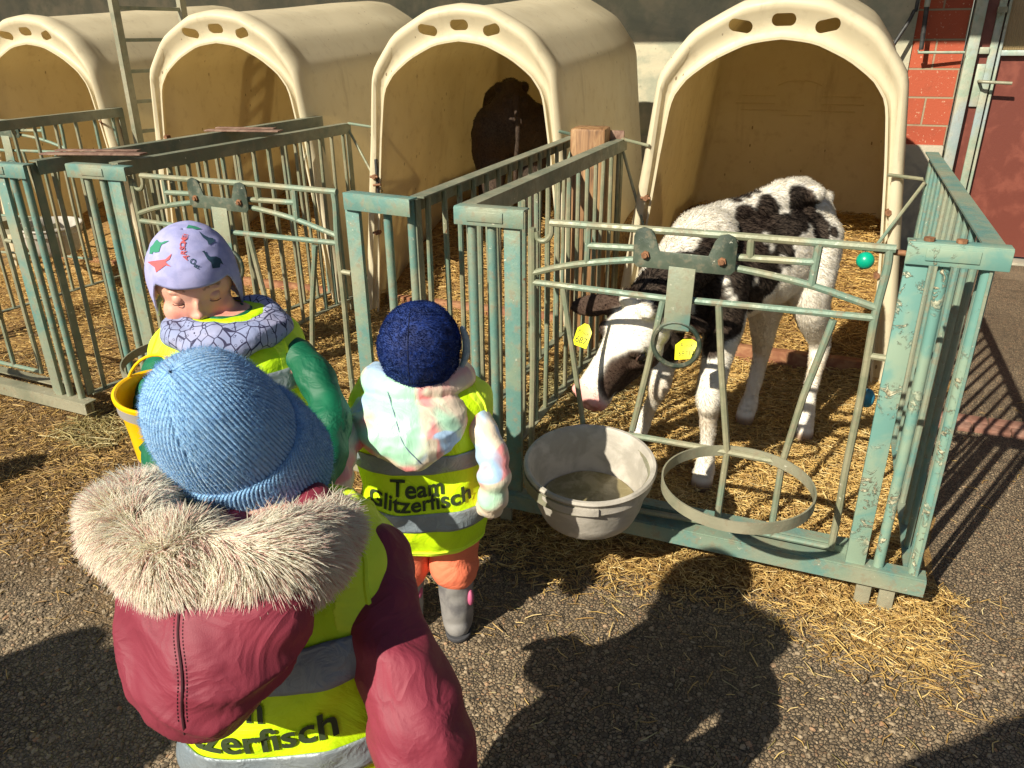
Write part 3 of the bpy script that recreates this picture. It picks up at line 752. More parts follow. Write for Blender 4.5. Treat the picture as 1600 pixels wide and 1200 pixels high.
straw_patch(1500, -.9, .9, .9, 1.75, 'hay', (.010, .05), (.0006, .0013), lift=.002, pitch=.05, dens=lambda X, Y: np.clip(.12 + 1.0 * (wob(X * 3.4 + 2, Y * 3.4) > .35), 0, 1))
# one long stalk lying on the asphalt
a = atz(1330, 990, .012); b_ = atz(1392, 1020, .006); c_ = atz(1452, 1044, .004)
strands('straw', np.array([[list(a), list(b_), list(c_)]]), M['straw'], None, np.array([.9]), np.array([[.0022, .002, .0012]]), kind='stuff')

# clumps: loose stones on the worn asphalt
def pebbles(n, x0, x1, y0, y1, r0, r1, mat, dens=None):
    ico = bmesh.new(); bmesh.ops.create_icosphere(ico, subdivisions=1, radius=1); bv = np.array([v.co[:] for v in ico.verts]); bf = np.array([[v.index for v in f.verts] for f in ico.faces]); ico.free()
    X = RNG.uniform(x0, x1, n); Y = RNG.uniform(y0, y1, n)
    if dens is not None: k = RNG.uniform(0, 1, n) < dens(X, Y); X = X[k]; Y = Y[k]; n = len(X)
    r = r0 + (r1 - r0) * RNG.uniform(0, 1, n) ** 2.2
    sc = r[:, None] * np.stack([RNG.uniform(.7, 1.3, n), RNG.uniform(.6, 1.1, n), RNG.uniform(.35, .65, n)], 1)
    yaw = RNG.uniform(0, 2 * PI, n); V = bv[None] * sc[:, None] * RNG.uniform(.78, 1.18, (n, len(bv), 1))
    c, s = np.cos(yaw)[:, None], np.sin(yaw)[:, None]; Vx = V[..., 0] * c - V[..., 1] * s; Vy = V[..., 0] * s + V[..., 1] * c
    V = np.stack([Vx + X[:, None], Vy + Y[:, None], V[..., 2] + (r * .12)[:, None]], -1).reshape(-1, 3)
    F = (bf[None] + (np.arange(n) * len(bv))[:, None, None]).reshape(-1, 3)
    me = bpy.data.meshes.new('gravel'); me.vertices.add(len(V)); me.vertices.foreach_set('co', V.astype(np.float32).ravel()); me.loops.add(F.size); me.loops.foreach_set('vertex_index', F.astype(np.int32).ravel())
    me.polygons.add(len(F)); me.polygons.foreach_set('loop_start', np.arange(0, F.size, 3, dtype=np.int32)); me.update(calc_edges=True)
    at = me.attributes.new('rnd', 'FLOAT', 'POINT'); at.data.foreach_set('value', np.repeat(RNG.uniform(0, 1, n), len(bv)).astype(np.float32))
    o = link('gravel', me, M[mat], None, True); tag(o, kind='stuff'); sharp(me, 25)
gm = N('gravel'); cc = gm.ramp(gm.attr('rnd'), [(0, (.10, .072, .045)), (.3, (.19, .14, .088)), (.6, (.28, .21, .13)), (.9, (.40, .31, .20)), (1, (.38, .20, .10))])
cc = gm.mix(gm.math('MULTIPLY', gm.mr(gm.noise(240, 4, .7), .45, .6), .45), cc, (.10, .08, .06)); M['gravel'] = gm.done(cc, .8, gm.bump(gm.noise(300, 3), .4, .001))
pebbles(30000, -2.3, .8, .55, 1.75, .0026, .0082, 'gravel', lambda X, Y: np.clip(.30 + sstep(1.5, .9, Y) * .75 + .15 * wob(X * 2, Y * 2), 0, 1))
pebbles(9000, -.2, 1.6, 1.2, 3.4, .002, .0045, 'gravel', lambda X, Y: np.clip(sstep(.2, .6, X + .0 * Y) , 0, 1))
# ------------------------------------------------------------------ organic shapes
def limb(mb, pts, rad, n=20, per=6, squash=None, mod=None, caps=True):
    """smooth tapered limb through pts with radii rad; mod(t, ang) adds to the radius"""
    P4 = [Vector((*p, r)) for p, r in zip(pts, rad)]; Q = []
    m = len(P4)
    for i in range(m - 1):
        p0 = P4[i - 1] if i > 0 else P4[0] * 2 - P4[1]; p1, p2 = P4[i], P4[i + 1]; p3 = P4[i + 2] if i + 2 < m else P4[-1] * 2 - P4[-2]
        for k in range(per):
            t = k / per; Q.append(.5 * ((2 * p1) + (p2 - p0) * t + (2 * p0 - 5 * p1 + 4 * p2 - p3) * t * t + (3 * p1 - p0 - 3 * p2 + p3) * t ** 3))
    Q.append(P4[-1].copy())
    C = [Vector(q[:3]) for q in Q]; R = [max(q[3], .002) for q in Q]
    def capring(c, d, r, s):
        return [(c + d * r * math.sin(a) , r * math.cos(a)) for a in s]
    d0 = (C[0] - C[1]).normalized(); d1 = (C[-1] - C[-2]).normalized()
    seq = [(C[0] + d0 * R[0] * math.sin(a), R[0] * math.cos(a)) for a in (1.45, 1.1, .7, .35)] + list(zip(C, R)) + [(C[-1] + d1 * R[-1] * math.sin(a), R[-1] * math.cos(a)) for a in (.35, .7, 1.1, 1.45)]
    rings = []; prev = None; N_ = len(seq)
    for i, (c, r) in enumerate(seq):
        t = (seq[min(i + 1, N_ - 1)][0] - seq[max(i - 1, 0)][0])
        t = t.normalized() if t.length > 1e-9 else Vector((0, 0, 1))
        a = t.orthogonal().normalized() if prev is None else (prev - t * prev.dot(t)).normalized()
        prev = a; b = t.cross(a); ring = []
        for k in range(n):
            an = 2 * PI * k / n; rr = r
            if mod: rr = max(.001, r + mod(i / (N_ - 1), an) * min(1, r / .02))
            ring.append(c + (a * math.cos(an) + b * math.sin(an)) * rr)
        rings.append(ring)
    return mb.loft(rings, True)

def fuse(mb, vox=.004, smooth=6, name='body', fac=.5):
    me = mb.mesh(name); o = link(name, me, None, None)
    r = o.modifiers.new('r', 'REMESH'); r.mode = 'VOXEL'; r.voxel_size = vox; r.use_smooth_shade = True
    s = o.modifiers.new('s', 'SMOOTH'); s.iterations = smooth; s.factor = fac
    bake(o); me = o.data; bpy.data.objects.remove(o)
    return me

def verts_np(me):
    a = np.empty(len(me.vertices) * 3, np.float32); me.vertices.foreach_get('co', a); return a.reshape(-1, 3).astype(float)
def norms_np(me):
    a = np.empty(len(me.vertices) * 3, np.float32); me.vertex_normals.foreach_get('vector', a); return a.reshape(-1, 3).astype(float)
def set_verts(me, v): me.vertices.foreach_set('co', v.astype(np.float32).ravel()); me.update()
def displace(me, fn):
    v = verts_np(me); n = norms_np(me); d = np.array([fn(Vector(p), Vector(q)) for p, q in zip(v, n)]); set_verts(me, v + n * d[:, None])
def fattr(me, name, arr):
    at = me.attributes.new(name, 'FLOAT', 'POINT'); at.data.foreach_set('value', np.asarray(arr, np.float32))
def cattr(me, name, arr):
    at = me.attributes.new(name, 'FLOAT_COLOR', 'POINT'); arr = np.concatenate([arr, np.ones((len(arr), 1))], 1); at.data.foreach_set('color', arr.astype(np.float32).ravel())
def bvh(me): return BVHTree.FromPolygons([v.co[:] for v in me.vertices], [tuple(p.vertices) for p in me.polygons])
def sample_surface(me, n, dens=None):
    me.calc_loop_triangles(); tr = np.empty(len(me.loop_triangles) * 3, np.int32); me.loop_triangles.foreach_get('vertices', tr); tr = tr.reshape(-1, 3)
    v = verts_np(me); nn = norms_np(me); A = v[tr[:, 0]]; B = v[tr[:, 1]]; C = v[tr[:, 2]]
    ar = np.linalg.norm(np.cross(B - A, C - A), axis=1)
    if dens is not None: ar = ar * dens((A + B + C) / 3)
    idx = RNG.choice(len(tr), n, p=ar / ar.sum()); u = RNG.uniform(0, 1, n); w_ = RNG.uniform(0, 1, n); f = u + w_ > 1; u[f] = 1 - u[f]; w_[f] = 1 - w_[f]
    P = A[idx] + (B[idx] - A[idx]) * u[:, None] + (C[idx] - A[idx]) * w_[:, None]; Nn = nn[tr[idx, 0]]; return P, Nn, tr[idx, 0]

def hair_mat(name, rough=.55):
    n = N(name); c = n.attr('hcol', 'Color'); m_ = n.done(c, rough, None, Specular_IOR_Level=.25); tl = n.new('ShaderNodeBsdfTranslucent'); n.L(c, tl.inputs[0]); mx = n.new('ShaderNodeMixShader'); mx.inputs[0].default_value = .55; n.L(n.b.outputs[0], mx.inputs[1]); n.L(tl.outputs[0], mx.inputs[2]); n.L(mx.outputs[0], n.n['Material Output'].inputs[0]); return m_
M['hair'] = hair_mat('animal_hair')

# ------------------------------------------------------------------ calves
def calf_shape(J, extra=None):
    mb = MB(); V = Vector
    u = (V(J['withers']) - V(J['tail'])); u.z = 0; u.normalize(); v = V((-u.y, u.x, 0)); up = V((0, 0, 1)); v = -v if v.dot(V(J['fl'][0]) - V(J['fr'][0])) < 0 else v
    Mx = Matrix((u, v, up)).transposed()
    for c, r in J['trunk']: mb.sphere(c, r, 14, Mx)
    W = V(J['withers']); T = V(J['tail']); H_ = V(J['hips'])
    limb(mb, [T + up * -.062, H_ + up * -.045, H_.lerp(W, .5) + up * -.055, W + up * -.05, J['neck'][0]], [.040, .055, .055, .05, .07], 18)
    for s in (-1, 1):
        mb.sphere(H_ + v * s * .065 + up * -.035, (.035, .03, .03), 10, Mx); mb.sphere(T + v * s * .045 + up * -.045, (.028, .022, .026), 10, Mx)
    limb(mb, J['neck'], J['neckr'], 20)
    for k in ('fl', 'fr', 'hl', 'hr'): limb(mb, J[k], J[k + 'r'], 18)
    # tail
    limb(mb, J['tailp'], [.022, .016, .013, .014, .012], 10)
    # head
    po = V(J['poll']); no = V(J['nose']); a = (no - po).normalized(); l = V(J['lat']); l = (l - a * l.dot(a)).normalized(); f = l.cross(a); f = -f if f.dot(V(J['face'])) < 0 else f
    HM = Matrix((l, f, a)).transposed(); Lh = (no - po).length; k = Lh / .34
    q_ = J.get('hw', 1.)
    def P(x, y, z): return po + (l * x * q_ + f * y * q_ + a * z) * k
    def E(x, y, z, r): mb.sphere(P(x, y, z), (r[0] * k * q_, r[1] * k * q_, r[2] * k), 12, HM)
    E(0, -.035, .035, (.068, .062, .066)); E(0, -.012, .075, (.068, .045, .07)); E(0, -.045, .10, (.056, .058, .075))
    limb(mb, [P(0, -.02, .09), P(0, -.022, .17), P(0, -.026, .24), P(0, -.03, .29)], [.055 * k * q_, .047 * k * q_, .042 * k * q_, .041 * k * q_], 18)
    E(0, -.034, .295, (.047, .036, .040)); E(0, -.06, .285, (.034, .022, .036)); E(0, -.028, .305, (.040, .026, .034))
    limb(mb, [P(0, -.085, .06), P(0, -.082, .15), P(0, -.07, .23), P(0, -.062, .28)], [.050 * k * q_, .040 * k * q_, .028 * k * q_, .022 * k * q_], 16)
    for s in (-1, 1):
        E(s * .048, -.045, .10, (.028, .045, .055)); E(s * .050, .004, .105, (.020, .018, .028)); E(s * .047, -.030, .135, (.016, .018, .03))
        E(s * .026, -.012, .305, (.018, .016, .017)); E(s * .03, .03, .0, (.025, .02, .025))
    for e in J['ears']:
        b = V(e[0]); t = V(e[1]); d = t - b; ln = d.length; d.normalize(); nn = V(e[2]); nn = (nn - d * nn.dot(d)).normalized(); sx = d.cross(nn)
        m = Matrix((d, sx, nn)).transposed()
        mb.sphere(b + d * ln * .55, (ln * .50, ln * .20, .008), 12, m); mb.sphere(b + d * ln * .2, (ln * .28, ln * .15, .016), 10, m)
    return mb, (po, l * q_, f * q_, a, k, HM)

def build_calf(name, root_loc, J, label, colour_fn, nfur, vox=.0055, fur_len=(.008, .017), eyes=True, group='calves in the pens'):
    root = empty(name, root_loc, label=label, cat='calf', group=group); RL = Vector(root_loc)
    mb, hd = calf_shape(J); me = fuse(mb, vox, 7, 'calf_body')
    po, l, f, a, k, HM = hd
    for s in (-1, 1):  # nostril and mouth pressed in
        c = po + (l * .021 * s + f * -.008 + a * .328) * k
        v = verts_np(me); d = np.linalg.norm(v - np.array(c), axis=1); n = norms_np(me); v -= n * (np.exp(-(d / .0075) ** 2) * .009)[:, None]; set_verts(me, v)
    displace(me, lambda p, n: noise.noise(p * 14) * .0035 + noise.noise(p * 40) * .001)
    col, dense = colour_fn(me, hd)
    cattr(me, 'hcol', col)
    o = link('body', me, M['coat'], root); v0 = verts_np(me); nn = norms_np(me)
    # short coat
    P, Nn, idx = sample_surface(me, nfur)
    c = col[idx]
    bk = np.array(Vector(J['tail']) - Vector(J['withers'])); bk /= np.linalg.norm(bk)
    flow = np.tile(bk[None], (len(P), 1)) + np.array([[0, 0, -.7]]); flow -= Nn * np.sum(flow * Nn, 1, keepdims=True); flow /= np.linalg.norm(flow, axis=1, keepdims=True) + 1e-9
    top = np.clip(Nn[:, 2], 0, 1) * (P[:, 2] > .55 * J.get('sc', 1)); ln = (fur_len[0] + (fur_len[1] - fur_len[0]) * RNG.uniform(0, 1, len(P)) * (.35 + .65 * top))
    hdist = np.linalg.norm(P - np.array(po + a * .2 * k), axis=1); ln = np.where(hdist < .2, ln * .45, ln)
    muz = np.linalg.norm(P - np.array(po + a * .325 * k), axis=1) < .045; keep = ~muz & (P[:, 2] > .075); P, Nn, flow, ln, c, top = P[keep], Nn[keep], flow[keep], ln[keep], c[keep], top[keep]
    tuft = np.array([noise.noise(Vector(p) * 38) for p in P])[:, None]; tuft2 = np.array([noise.noise(Vector(p) * 38 + Vector((9, 3, 1))) for p in P])[:, None]
    D = flow * .8 + Nn * (.12 + .20 * top[:, None]) + RNG.normal(0, .13, P.shape) + np.cross(flow, Nn) * tuft * 1.1 + Nn * np.abs(tuft2) * .3
    D /= np.linalg.norm(D, axis=1, keepdims=True)
    Q = np.stack([P - Nn * .001, P + D * ln[:, None] * .5 + Nn * .0006, P + D * ln[:, None] + flow * ln[:, None] * .15], 1)
    r = np.full((len(P), 1), .00055) * np.array([[1., .8, .25]])
    c = np.clip(c * RNG.uniform(.90, 1.10, (len(P), 1)), 0, 1)
    h = strands('coat_hair', Q, M['hair'], root, c, r); tag(h, kind='stuff')
    if eyes:
        for s in (-1, 1):
            e = MB(); e.sphere(po + (l * .0600 * s + f * -.010 + a * .112) * k, .0185 * k, 12); e.build('eye', M['eye'], root)
            e = MB(); c0 = po + (l * .0665 * s + f * -.008 + a * .112) * k
            lidp = [c0 + (f * math.sin(t) * .0115 + a * math.cos(t) * .0185 - l * s * abs(math.cos(t)) * .004) * k for t in np.linspace(0, 2 * PI, 25)]
            e.tube(lidp, .0034 * k, 6, False); e.build('eyelid', M['lid'], root)
    for ch in [x for x in COL.objects if x.parent == root]: ch.location = -RL
    return root, me, hd

n = N('calf_coat'); hc = n.attr('hcol', 'Color'); M['coat'] = n.done(n.mix(n.math('MULTIPLY', n.noise(120, 3), .25), hc, (.3, .22, .15)), .75, n.bump(n.noise(130, 4, .7), .5, .003), Specular_IOR_Level=.2)
M['eye'] = m_simple('dark_eye', (.008, .006, .006), rough=.06, bs=0.)
M['lid'] = m_simple('eyelid', (.10, .055, .042), rough=.45)

def patch_field(v, bv, patches, grow=1.):
    d = np.full(len(v), 9.)
    for px, py, r in patches:
        h = bv.ray_cast(C0, ray(px, py).normalized())
        if h[0] is None: continue
        c = h[0]; dep = (c - C0).dot(-CR.col[2]); rad = r * grow / FPX * dep
        d = np.minimum(d, np.linalg.norm((v - np.array(c)) * 1., axis=1) - rad)
    return d
def noisy(v, s, o=0):
    return np.array([noise.fractal(Vector(p) * s + Vector((o, o, o)), .9, 2.1, 3) for p in v])

J = dict(
    tail=(-.055, 2.87, .885), withers=(-.335, 2.40, .875), hips=(-.105, 2.70, .918),
    trunk=[((-.315, 2.40, .665), (.17, .105, .185)), ((-.235, 2.52, .675), (.20, .128, .175)), ((-.155, 2.62, .69), (.20, .135, .165)), ((-.095, 2.75, .755), (.155, .112, .135)), ((-.375, 2.30, .63), (.10, .085, .12))],
    neck=[(-.335, 2.38, .775), (-.365, 2.25, .745), (-.40, 2.12, .70), (-.43, 2.03, .645)], neckr=[.105, .092, .078, .07],
    fl=[(-.27, 2.34, .66), (-.25, 2.31, .55), (-.250, 2.25, .45), (-.256, 2.20, .345), (-.253, 2.215, .285), (-.250, 2.23, .17), (-.250, 2.225, .095), (-.252, 2.205, .045)],
    flr=[.085, .066, .045, .040, .028, .022, .031, .034],
    fr=[(-.42, 2.44, .64), (-.43, 2.44, .52), (-.432, 2.43, .40), (-.443, 2.39, .285), (-.455, 2.40, .23), (-.485, 2.44, .15), (-.505, 2.455, .095), (-.518, 2.44, .045)],
    frr=[.078, .062, .042, .039, .027, .022, .030, .033],
    hr=[(-.13, 2.74, .70), (-.155, 2.70, .56), (-.158, 2.74, .42), (-.155, 2.815, .30), (-.160, 2.80, .22), (-.168, 2.77, .14), (-.172, 2.755, .095), (-.182, 2.725, .045)],
    hrr=[.10, .085, .05, .035, .027, .024, .031, .034],
    hl=[(-.03, 2.72, .73), (-.032, 2.66, .62), (-.01, 2.68, .50), (.034, 2.785, .36), (.034, 2.77, .27), (.028, 2.72, .17), (.026, 2.695, .10), (.028, 2.67, .045)],
    hlr=[.088, .085, .060, .038, .028, .024, .031, .035],
    tailp=[(-.045, 2.885, .815), (.0, 2.925, .77), (.008, 2.925, .68), (.01, 2.92, .56), (.01, 2.91, .48)],
    poll=(-.432, 2.015, .665), nose=(-.580, 1.895, .405), lat=(.78, -.45, -.15), face=(-.6, -.6, .45), hw=1.28,
    ears=[((-.48, 2.04, .668), (-.640, 2.02, .645), (-.2, -.9, .25)), ((-.365, 2.06, .635), (-.265, 2.14, .585), (.3, -.8, .3))])
def holstein(me, hd):
    po, l, f, a, k, HM = hd
    v = verts_np(me); bv = bvh(me)
    blk = [(1150, 312, 8), (1162, 307, 9), (1178, 301, 8), (1168, 345, 18), (1180, 352, 20), (1192, 335, 13), (1200, 318, 12), (1203, 330, 13), (1215, 350, 16), (1228, 362, 16), (1232, 345, 12), (1250, 312, 16), (1254, 328, 17), (1250, 345, 14), (1240, 355, 12),
           (1278, 352, 14), (1280, 366, 13), (1170, 370, 20), (1185, 385, 24), (1165, 400, 24), (1190, 415, 26), (1180, 440, 26), (1205, 400, 18), (1200, 435, 20), (1222, 385, 13), (1160, 460, 22), (1175, 475, 14), (1215, 372, 16), (1228, 400, 12), (1010, 440, 26), (990, 470, 24), (1075, 420, 22), (1110, 540, 14),
           (1115, 395, 20), (1105, 430, 30), (1085, 450, 32), (1060, 460, 34), (1035, 475, 34), (1130, 470, 30), (1120, 500, 24), (1090, 500, 30), (1060, 520, 34), (1040, 500, 34), (1020, 470, 26), (1140, 445, 26), (1140, 500, 20), (1303, 362, 7), (1150, 420, 26)]
    wht = [(1198, 372, 9), (1206, 385, 7), (1133, 440, 6), (1139, 455, 6), (1146, 468, 6), (1180, 440, 6), (1222, 405, 6)]
    d = patch_field(v, bv, blk, 1.5); w_ = patch_field(v, bv, wht)
    # patches on the far side of the body
    for c, r in (((-.24, 2.62, .74), .07), ((-.22, 2.72, .70), .05), ((-.38, 2.50, .66), .07), ((-.10, 2.88, .76), .06), ((.045, 2.96, .66), .06)):
        d = np.minimum(d, np.linalg.norm(v - np.array(c), axis=1) - r)
    n1 = noisy(v, 26); m = sd_ = np.minimum(d, 9.); m = 1 / (1 + np.exp((m + n1 * .006) / .0016)); mw = 1 / (1 + np.exp((w_ + n1 * .006) / .002)); m = m * (1 - mw)
    rel = v - np.array(po); q_ = J['hw'] ** 2; x = rel @ np.array(l) / k / q_; y = rel @ np.array(f) / k / q_; z = rel @ np.array(a) / k
    head = 1 / (1 + np.exp(-(z + .045 + noisy(v, 12, 4) * .01) / .006)) * (np.abs(x) < .32) * (v[:, 1] < 2.13)
    # blaze down the face, widening to the muzzle
    cx = np.interp(z, [0, .06, .11, .16, .3], [.012, .018, .010, -.008, -.008]); hw = np.interp(z, [-.035, -.01, .05, .085, .12, .18, .24, .27, .31, .36], [.0, .04, .070, .066, .040, .026, .026, .042, .08, .1])
    bl = 1 / (1 + np.exp((np.abs(x - cx) - hw - n1 * .004) / .0022)) * (y > -.072)
    dark = np.clip(m, 0, 1); dark = np.where(head > .5, np.clip(1 - bl, 0, 1), dark)
    ear = (z < .11) & (np.abs(x) > .075); dark = np.where(ear & (head > .5), 1, dark)
    black = np.array([.014, .010, .009]); brown = np.array([.040, .016, .011]); white = np.array([.88, .84, .75]); pink = np.array([.90, .42, .38])
    bmix = np.clip(noisy(v, 6, 2) * .8 + .15, 0, 1)[:, None]; hb = (head * np.clip(.55 + noisy(v, 11, 5) * .5, 0, 1))[:, None]
    dk = black * (1 - bmix) + brown * .6 * bmix; dk = dk * (1 - hb) + brown * hb
    wt = white * (1 + .10 * noisy(v, 5, 8))[:, None]
    yel = np.clip(.35 - np.abs(v[:, 2] - .27) * 5, 0, .35)[:, None]; wt = wt * (1 - yel) + np.array([.68, .50, .28]) * yel
    col = wt * (1 - dark[:, None]) + dk * dark[:, None]
    pk = (1 / (1 + np.exp(-(z - .288 + (y + .03) * .25) / .006)) * (head > .5))[:, None]; col = col * (1 - pk) + pink * pk
    hoof = (1 / (1 + np.exp((v[:, 2] - .060) / .004)))[:, None]; col = col * (1 - hoof) + np.array([.30, .19, .12]) * hoof
    return np.clip(col, 0, 1), dark
calf, calf_me, calf_hd = build_calf('calf', (-.2, 2.5, 0), J, 'young black and white calf with a white blaze leaning towards the bucket', holstein, 90000)
for ch in [x for x in COL.objects if x.parent == calf]: pass

def calf_two():
    """dark brown calf in its own frame, standing, then placed by a matrix"""
    Jl = dict(tail=(-.30, 0, .86), withers=(.27, 0, .86), hips=(-.13, 0, .90),
        trunk=[((.22, 0, .65), (.17, .115, .19)), ((.10, 0, .66), (.20, .14, .18)), ((0, 0, .67), (.20, .145, .17)), ((-.17, 0, .72), (.165, .13, .145))],
        neck=[(.27, 0, .76), (.38, .0, .72), (.46, .02, .66), (.51, .03, .58)], neckr=[.11, .095, .08, .07],
        fl=[(.24, .09, .62), (.24, .10, .52), (.25, .10, .42), (.25, .10, .30), (.25, .10, .25), (.25, .10, .16), (.26, .10, .09), (.28, .10, .04)], flr=[.085, .066, .045, .040, .028, .024, .031, .035],
        hl=[(-.20, .08, .70), (-.15, .10, .58), (-.19, .10, .46), (-.27, .10, .33), (-.26, .10, .25), (-.25, .10, .16), (-.24, .10, .09), (-.22, .10, .04)], hlr=[.11, .095, .062, .038, .028, .024, .031, .035],
        tailp=[(-.33, 0, .84), (-.37, 0, .76), (-.38, 0, .66), (-.375, .01, .54), (-.37, .01, .44)],
        poll=(.54, .03, .58), nose=(.66, .05, .28), lat=(0, 1, 0), face=(.8, 0, .3), ears=[((.52, .08, .58), (.50, .20, .57), (.8, 0, .5)), ((.52, -.02, .58), (.50, -.14, .57), (.8, 0, .5))])
    Jl['fr'] = [(x, -y, z) for x, y, z in Jl['fl']]; Jl['frr'] = Jl['flr']; Jl['hr'] = [(x + .03, -y, z) for x, y, z in Jl['hl']]; Jl['hrr'] = Jl['hlr']
    T = Matrix.Translation((-1.70, 4.16, .13)) @ Matrix.Rotation(R_(118), 4, 'Z') @ Matrix.Scale(1.12, 4)
    def tr(q): return tuple(T @ Vector(q))
    R3 = T.to_3x3().normalized()
    out = {}
    for kk, q in Jl.items():
        if kk == 'trunk': out[kk] = [(tr(c), tuple(r_ * 1.12 for r_ in r)) for c, r in q]
        elif kk in ('lat', 'face'): out[kk] = tuple(R3 @ Vector(q))
        elif kk == 'ears': out[kk] = [(tr(e[0]), tr(e[1]), tuple(R3 @ Vector(e[2]))) for e in q]
        elif kk.endswith('r') and not hasattr(q[0], '__len__'): out[kk] = [x * 1.12 for x in q]
        elif hasattr(q[0], '__len__'): out[kk] = [tr(c) for c in q]
        else: out[kk] = tr(q)
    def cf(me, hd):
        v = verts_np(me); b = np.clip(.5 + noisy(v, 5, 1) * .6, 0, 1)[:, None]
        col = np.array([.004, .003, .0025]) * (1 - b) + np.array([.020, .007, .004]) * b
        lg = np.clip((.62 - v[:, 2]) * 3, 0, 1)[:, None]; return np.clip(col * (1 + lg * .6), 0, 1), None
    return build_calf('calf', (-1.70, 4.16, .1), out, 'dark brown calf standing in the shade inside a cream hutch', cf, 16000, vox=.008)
calf_two()

# ear tags
def tag_plate(name, c, nrm, upv, wdt, hgt, lines, cut=True, label='', mat='tagyellow'):
    nrm = Vector(nrm).normalized(); upv = Vector(upv); upv = (upv - nrm * upv.dot(nrm)).normalized(); rt = upv.cross(nrm)
    mb = MB(); w2, h2 = wdt * .62, hgt * .62; ol = [(-w2, -h2), (w2, -h2), (w2, h2 * .45), (w2 * .3, h2), (-w2 * .3, h2), (-w2, h2 * .45)]
    c = Vector(c); mb.plate(ol, c, rt, upv, .0018); o = mb.build(name, M[mat], None, bevel=.0006)
    tag(o, label, 'ear tag', 'yellow ear tags of the black and white calf')
    for i, (txt, size, dz) in enumerate(lines):
        t = text_mesh(txt, size, .0); m = Matrix((rt, upv, nrm)).transposed().to_4x4(); m.translation = c + nrm * .0016 + upv * dz
        t.transform(m); link('tag_text', t, M['ink'], o, False)
    return o
def text_mesh(s, size, bold=.0, align='CENTER', spacing=1.):
    cu = bpy.data.curves.new('t', 'FONT'); cu.body = s; cu.size = size; cu.align_x = align; cu.align_y = 'CENTER'; cu.offset = bold; cu.resolution_u = 4; cu.space_character = spacing
    o = bpy.data.objects.new('t', cu); COL.objects.link(o); dg = bpy.context.evaluated_depsgraph_get(); dg.update()
    me = bpy.data.meshes.new_from_object(o.evaluated_get(dg)); bpy.data.objects.remove(o); return me
M['tagyellow'] = m_simple('tag_yellow', (.80, .78, .02), rough=.45, bs=.05)
M['ink'] = m_simple('black_print', (.012, .012, .01), rough=.6, bs=0)
q = aty(911, 524, 1.93); tag_plate('ear_tag', q, (-.30, -.85, .42), (.10, .1, 1), .040, .052, [('Roux', .018, .008), ('687', .026, -.015)], label='yellow ear tag reading 687 in the ear beside the white blaze')
q = aty(1073, 545, 1.99); tag_plate('ear_tag', q, (-.35, -.80, .45), (-.28, .1, 1), .056, .046, [('Roux', .017, .010), ('68712', .019, -.013)], label='yellow ear tag seen through the ring of the gate')
# ------------------------------------------------------------------ people
def m_skin():
    n = N('skin'); col = n.attr('hcol', 'Color'); return n.done(n.mix(n.math('MULTIPLY', n.noise(60, 3), .25), col, (.62, .25, .17)), .5, n.bump(n.noise(300, 3), .1, .001), Subsurface_Weight=.25, Subsurface_Radius=(.01, .004, .002), Subsurface_Scale=.4)
M['skin'] = m_skin()
def m_cloth(name, c1, c2, scale=5, rough=.75, weave=900, ws=.25, fold=14, fs=.35, **k):
    n = N(name); col = n.mix(n.mr(n.noise(scale, 4), .35, .65), c1, c2)
    b1 = n.bump(n.noise(weave, 2, .5), ws, .0008); fn0 = n.noise(fold, 3, .5, dist=1.2); fn = n.math('ADD', n.math('MULTIPLY', n.math('ABSOLUTE', n.math('SUBTRACT', fn0, .5)), -5.), n.noise(fold * .6, 2))
    return n.done(col, rough, n.bump(fn, fs, .006, b1), **k)
M['maroon'] = m_cloth('maroon_nylon', (.24, .028, .052), (.19, .020, .040), 4, .66, 700, .3, 13, .30)
M['seam'] = m_simple('dark_seam', (.05, .008, .014), rough=.7)
M['green'] = m_cloth('green_nylon', (.0, .14, .06), (.0, .10, .045), 6, .6, 800, .2, 15, .35)
M['coral'] = m_cloth('coral_trousers', (.86, .22, .11), (.78, .18, .09), 6, .75)
M['denim'] = m_cloth('dark_trousers', (.03, .035, .05), (.045, .05, .07), 6, .8)
M['strip'] = m_cloth('reflective_strip', (.20, .25, .29), (.27, .31, .33), 7, .38, 1600, .35, 30, .25, Metallic=.25)
def m_vest():
    n = N('fluorescent_vest'); e = n.attr('pipe'); base = n.mix(n.mr(n.noise(3, 3), .3, .7), (.62, .90, .0), (.50, .80, .0))
    col = n.mix(n.mr(e, .35, .65), base, (.74, .98, .04)); wv = n.new('ShaderNodeTexWave'); wv.inputs['Scale'].default_value = 190; n.L(n.map((1, 1, 1), (0, 0, .78)), wv.inputs[0])
    b = n.bump(n.math('ADD', n.math('MULTIPLY', wv.outputs[0], .5), n.noise(700, 2)), .16, .0008); b2 = n.bump(n.noise(10, 5, .6, dist=1.6), .8, .010, b); b3 = n.bump(n.mr(e, .3, .7), .5, .002, b2)
    return n.done(col, .62, b3)
M['vest'] = m_vest()
def m_tiedye():
    n = N('tie_dye_nylon'); v = n.map((1, 1, 1)); a = n.noise(6.5, 2, .4, dist=1.4); b = n.noise(4.2, 2, .4, vec=n.map((1, 1, 1), loc=(3, 1, 2)), dist=1.2); c = n.noise(9, 2, .4, vec=n.map((1, 1, 1), loc=(7, 5, 2)), dist=1.)
    col = n.mix(n.mr(a, .46, .54), (.74, .62, .48), (.80, .30, .30)); col = n.mix(n.mr(b, .50, .58), col, (.40, .72, .52)); col = n.mix(n.mr(c, .55, .62), col, (.38, .55, .76))
    col = n.mix(n.math('MULTIPLY', n.mr(n.noise(3, 2), .50, .6), .6), col, (.78, .58, .50))
    f = n.noise(30, 4, .6, vec=n.map((1, 1, .35), (0, .5, .3)), dist=.8)
    return n.done(col, .38, n.bump(f, .6, .006))
M['tiedye'] = m_tiedye()
